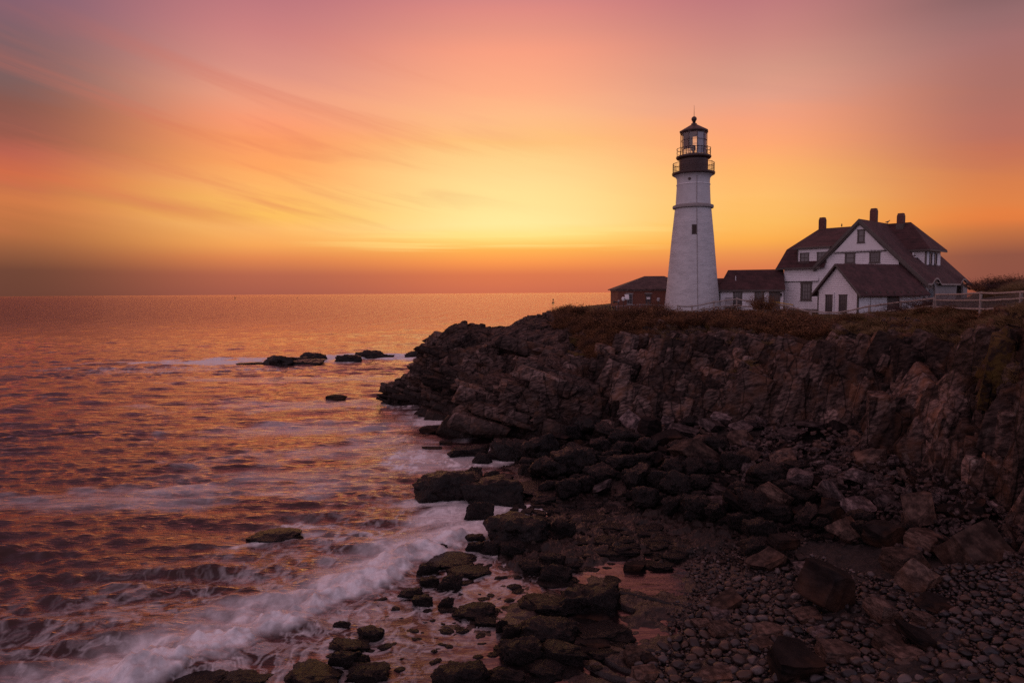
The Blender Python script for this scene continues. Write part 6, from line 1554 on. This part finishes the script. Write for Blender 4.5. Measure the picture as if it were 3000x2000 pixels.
def leaves(n, r_, h, size, rs):
    V, F = [], []
    for _ in range(n):
        d = rs.normal(size=3); d /= np.linalg.norm(d); q_ = rs.random() ** .45
        c_ = np.array([d[0] * r_ * q_, d[1] * r_ * q_, h * .5 + d[2] * h * .5 * q_]) * (1 + .25 * math.sin(d[0] * 5 + d[1] * 7))
        a = rs.normal(size=3); a /= np.linalg.norm(a); b_ = np.cross(a, rs.normal(size=3)); b_ /= np.linalg.norm(b_); s_ = size * rs.uniform(.6, 1.4); k0 = len(V)
        V += [c_ - a * s_, c_ + b_ * s_ * .5, c_ + a * s_, c_ - b_ * s_ * .5]; F.append((k0, k0 + 1, k0 + 2, k0 + 3))
    return np.array(V), np.array(F)
def join(parts):
    V, F, b_ = [], [], 0
    for v, f in parts: V.append(v); F.append(f + b_); b_ += len(v)
    return np.concatenate(V), np.concatenate(F)
rs = np.random.default_rng(5)
SHR = [join([blades(130, .35, .95, .014, rs, 1.0, .8, .1), leaves(420, .75, .85, .05, rs)]) for _ in range(5)]
TWG = [blades(260, .5, 1.2, .013, rs, 1.0, .6, .45, 3) for _ in range(4)]
GRS = [blades(90, .22, .55, .014, rs, .9, .8, .5, 3) for _ in range(5)]
def mesh_mat(name, vf, mt): me_ = mesh_np(name, vf[0], vf[1]); me_.materials.append(M[mt]); return me_
def brow(n, s0, s1, t0, t1, need=.0):
    m_ = np.where((SS > s0) & (SS < s1) & (TT > t0) & (TT < t1) & (veg >= need))[0]; return Pd[rs.choice(m_, n)]
# undergrowth that covers the brow
it = []
for P in brow(90, 6.1, 11.2, 4.2, 5.05): k = rs.uniform(1.2, 1.9); it.append((P - UP * .25, (k * 1.2, k * 1.2, k * .75), rotm(0, 0, rs.uniform(0, 6.28)), int(rs.integers(5))))
for P in brow(40, 11.2, 15.5, 4.2, 5.0): k = rs.uniform(.9, 1.4); it.append((P - UP * .25, (k * 1.2, k * 1.2, k * .7), rotm(0, 0, rs.uniform(0, 6.28)), int(rs.integers(5))))
for P in brow(480, 5.9, 11.3, 4.1, 5.25): k = rs.uniform(.55, 1.15); it.append((P - UP * .15, (k * 1.2, k * 1.2, k * .9), rotm(0, 0, rs.uniform(0, 6.28)), int(rs.integers(5))))
for P in brow(620, 6.3, 11.5, 2.9, 4.4, .35): k = rs.uniform(.45, 1.0); it.append((P - UP * .12, (k, k, k * .8), rotm(0, 0, rs.uniform(0, 6.28)), int(rs.integers(5))))
for P in brow(120, 11.2, 16.5, 4.6, 5.3): k = rs.uniform(.4, .8); it.append((P - UP * .15, (k, k, k * .8), rotm(0, 0, rs.uniform(0, 6.28)), int(rs.integers(5))))
merge('undergrowth', it, [mesh_np('tuft', *x) for x in SHR], 'shrub', False)
it = []
for P in brow(900, 11.0, 17.5, 3.7, 5.2): k = rs.uniform(.6, 1.3); it.append((P - UP * .04, (k, k, k), rotm(0, 0, rs.uniform(0, 6.28)), int(rs.integers(5))))
for P in brow(500, 7.0, 12.0, 3.2, 5.0): k = rs.uniform(.5, 1.1); it.append((P - UP * .04, (k, k, k), rotm(0, 0, rs.uniform(0, 6.28)), int(rs.integers(5))))
for P in brow(900, 6.5, 17.5, 5.0, 5.7): k = rs.uniform(.5, 1.0); it.append((P - UP * .04, (k, k, k), rotm(0, 0, rs.uniform(0, 6.28)), int(rs.integers(5))))
for P in brow(250, 7.5, 17.0, 2.0, 3.6, .4): k = rs.uniform(.4, .9); it.append((P - UP * .04, (k, k, k), rotm(0, 0, rs.uniform(0, 6.28)), int(rs.integers(5))))
merge('grass', it, [mesh_np('blade', *x) for x in GRS], 'grass', False)
def bush(name, P, s_, vf, mt, label, rz=0.0, cat='bush', group=None):
    o = bpy.data.objects.new(name, vf); COL.objects.link(o); o.location = P; o.scale = s_; o.rotation_euler = (0, 0, rz); return tag(o, label, cat, group)
SHM = [mesh_mat('dry_shrub', x, 'shrub') for x in SHR]; TWM = [mesh_mat('bare_bush', x, 'twig') for x in TWG]
def big_shrub(seed):
    r2 = np.random.default_rng(seed); return join([blades(420, .6, 1.1, .010, r2, 1.0, .9, .15, 3), leaves(1500, .95, 1.05, .040, r2)])
BS = [mesh_mat('dry_shrub', big_shrub(s), 'shrub') for s in (1, 2, 3)]
for i, (px, py, Y, k, lb) in enumerate([(2235, 905, 72, 1.5, 'tall reddish shrub hiding the fence below the link wing door'), (1925, 925, 74, 1.5, 'dense dark shrub hiding the left foot of the tower'), (2150, 920, 74, 1.0, 'low brown shrub under the fence right of the tower'),
   (1750, 932, 76, 1.3, 'broad brown shrub at the left end of the brow'), (1830, 930, 75, 1.2, 'brown shrub below the brick building'), (2330, 945, 66, 1.2, 'brown shrub below the handrails'), (2290, 935, 68, 1.3, 'rounded brown shrub left of the handrail fence foot')]):
    bush('dry_shrub', at(px, py, Y), (k, k, k), BS[i % 3], 'shrub', lb, i)
for i, (px, py, Y, k, lb) in enumerate([(2690, 915, 58, 1.9, 'big bare twiggy bush against the right end of the annexe roof'), (2735, 905, 57, 1.8, 'bare twiggy bush before the porch arches'), (2620, 925, 60, 1.2, 'thin arching bare bush before the annexe shutter'), (2540, 935, 61, 1.1, 'thin arching bare bush at the annexe corner'), (2480, 945, 64, .9, 'straggling bare bush under the annexe windows'), (2780, 900, 55, 1.5, 'dark bare bush under the right porch arch')]):
    bush('bare_bush', at(px, py, Y), (k * 1.2, k, k * .85), TWM[i % 4], 'twig', lb, i * 1.3)
for i, (px, py, k) in enumerate([(2852, 838, 1.0), (2880, 832, 1.3), (2910, 830, 1.4), (2938, 828, 1.2), (2962, 826, 1.4), (2990, 824, 1.5), (2866, 842, .8), (2925, 836, 1.0), (2975, 834, 1.1), (2895, 840, .9)]):
    lbs = ['leftmost spiky bush on the hill crest at the right', 'second spiky bush from the left on the hill crest', 'tall spiky bush in the middle of the hill crest', 'dark spiky bush right of the tall one on the hill crest', 'wide spiky bush near the right end of the hill crest', 'spiky bush cut by the right edge on the hill crest', 'low bush under the leftmost crest bush', 'low bush in front of the tall crest bush', 'low bush in front of the wide crest bush', 'low bush between the second and the tall crest bush']
    bush('spiky_bush', at(px, py + 10, 48 if i < 6 else 46), (k * .75, k * .75, k * .62), TWM[i % 4] if i % 2 else SHM[i % 5], 'twig', lbs[i], i)
# spreading juniper on the brow
V, F = [], []
r2 = np.random.default_rng(9); b_ = 0; JP = at(2170, 955, 67)
for k in range(90):
    o0 = np.array([r2.uniform(-3.2, 3.4), r2.uniform(-.6, 1.8), 0]); o0[2] = .9 - abs(o0[0]) * .18 + o0[1] * .35 + r2.uniform(-.3, .3)
    v, f = blades(46, .12, .75, .012, r2, .5, .05, .15); v = v @ rotm(0, 0, 0).T; v[:, 0] *= 1.6; v[:, 2] *= .5; V.append(v + o0); F.append(f + b_); b_ += len(v)
bush('juniper', JP, (1, 1, 1), mesh_mat('juniper', (np.concatenate(V), np.concatenate(F)), 'juniper'), 'juniper', 'dark green spreading juniper hanging over the cliff brow below the tower', 0, 'juniper')
for me_ in list(bpy.data.meshes):
    if me_.users == 0: bpy.data.meshes.remove(me_)
#@@END
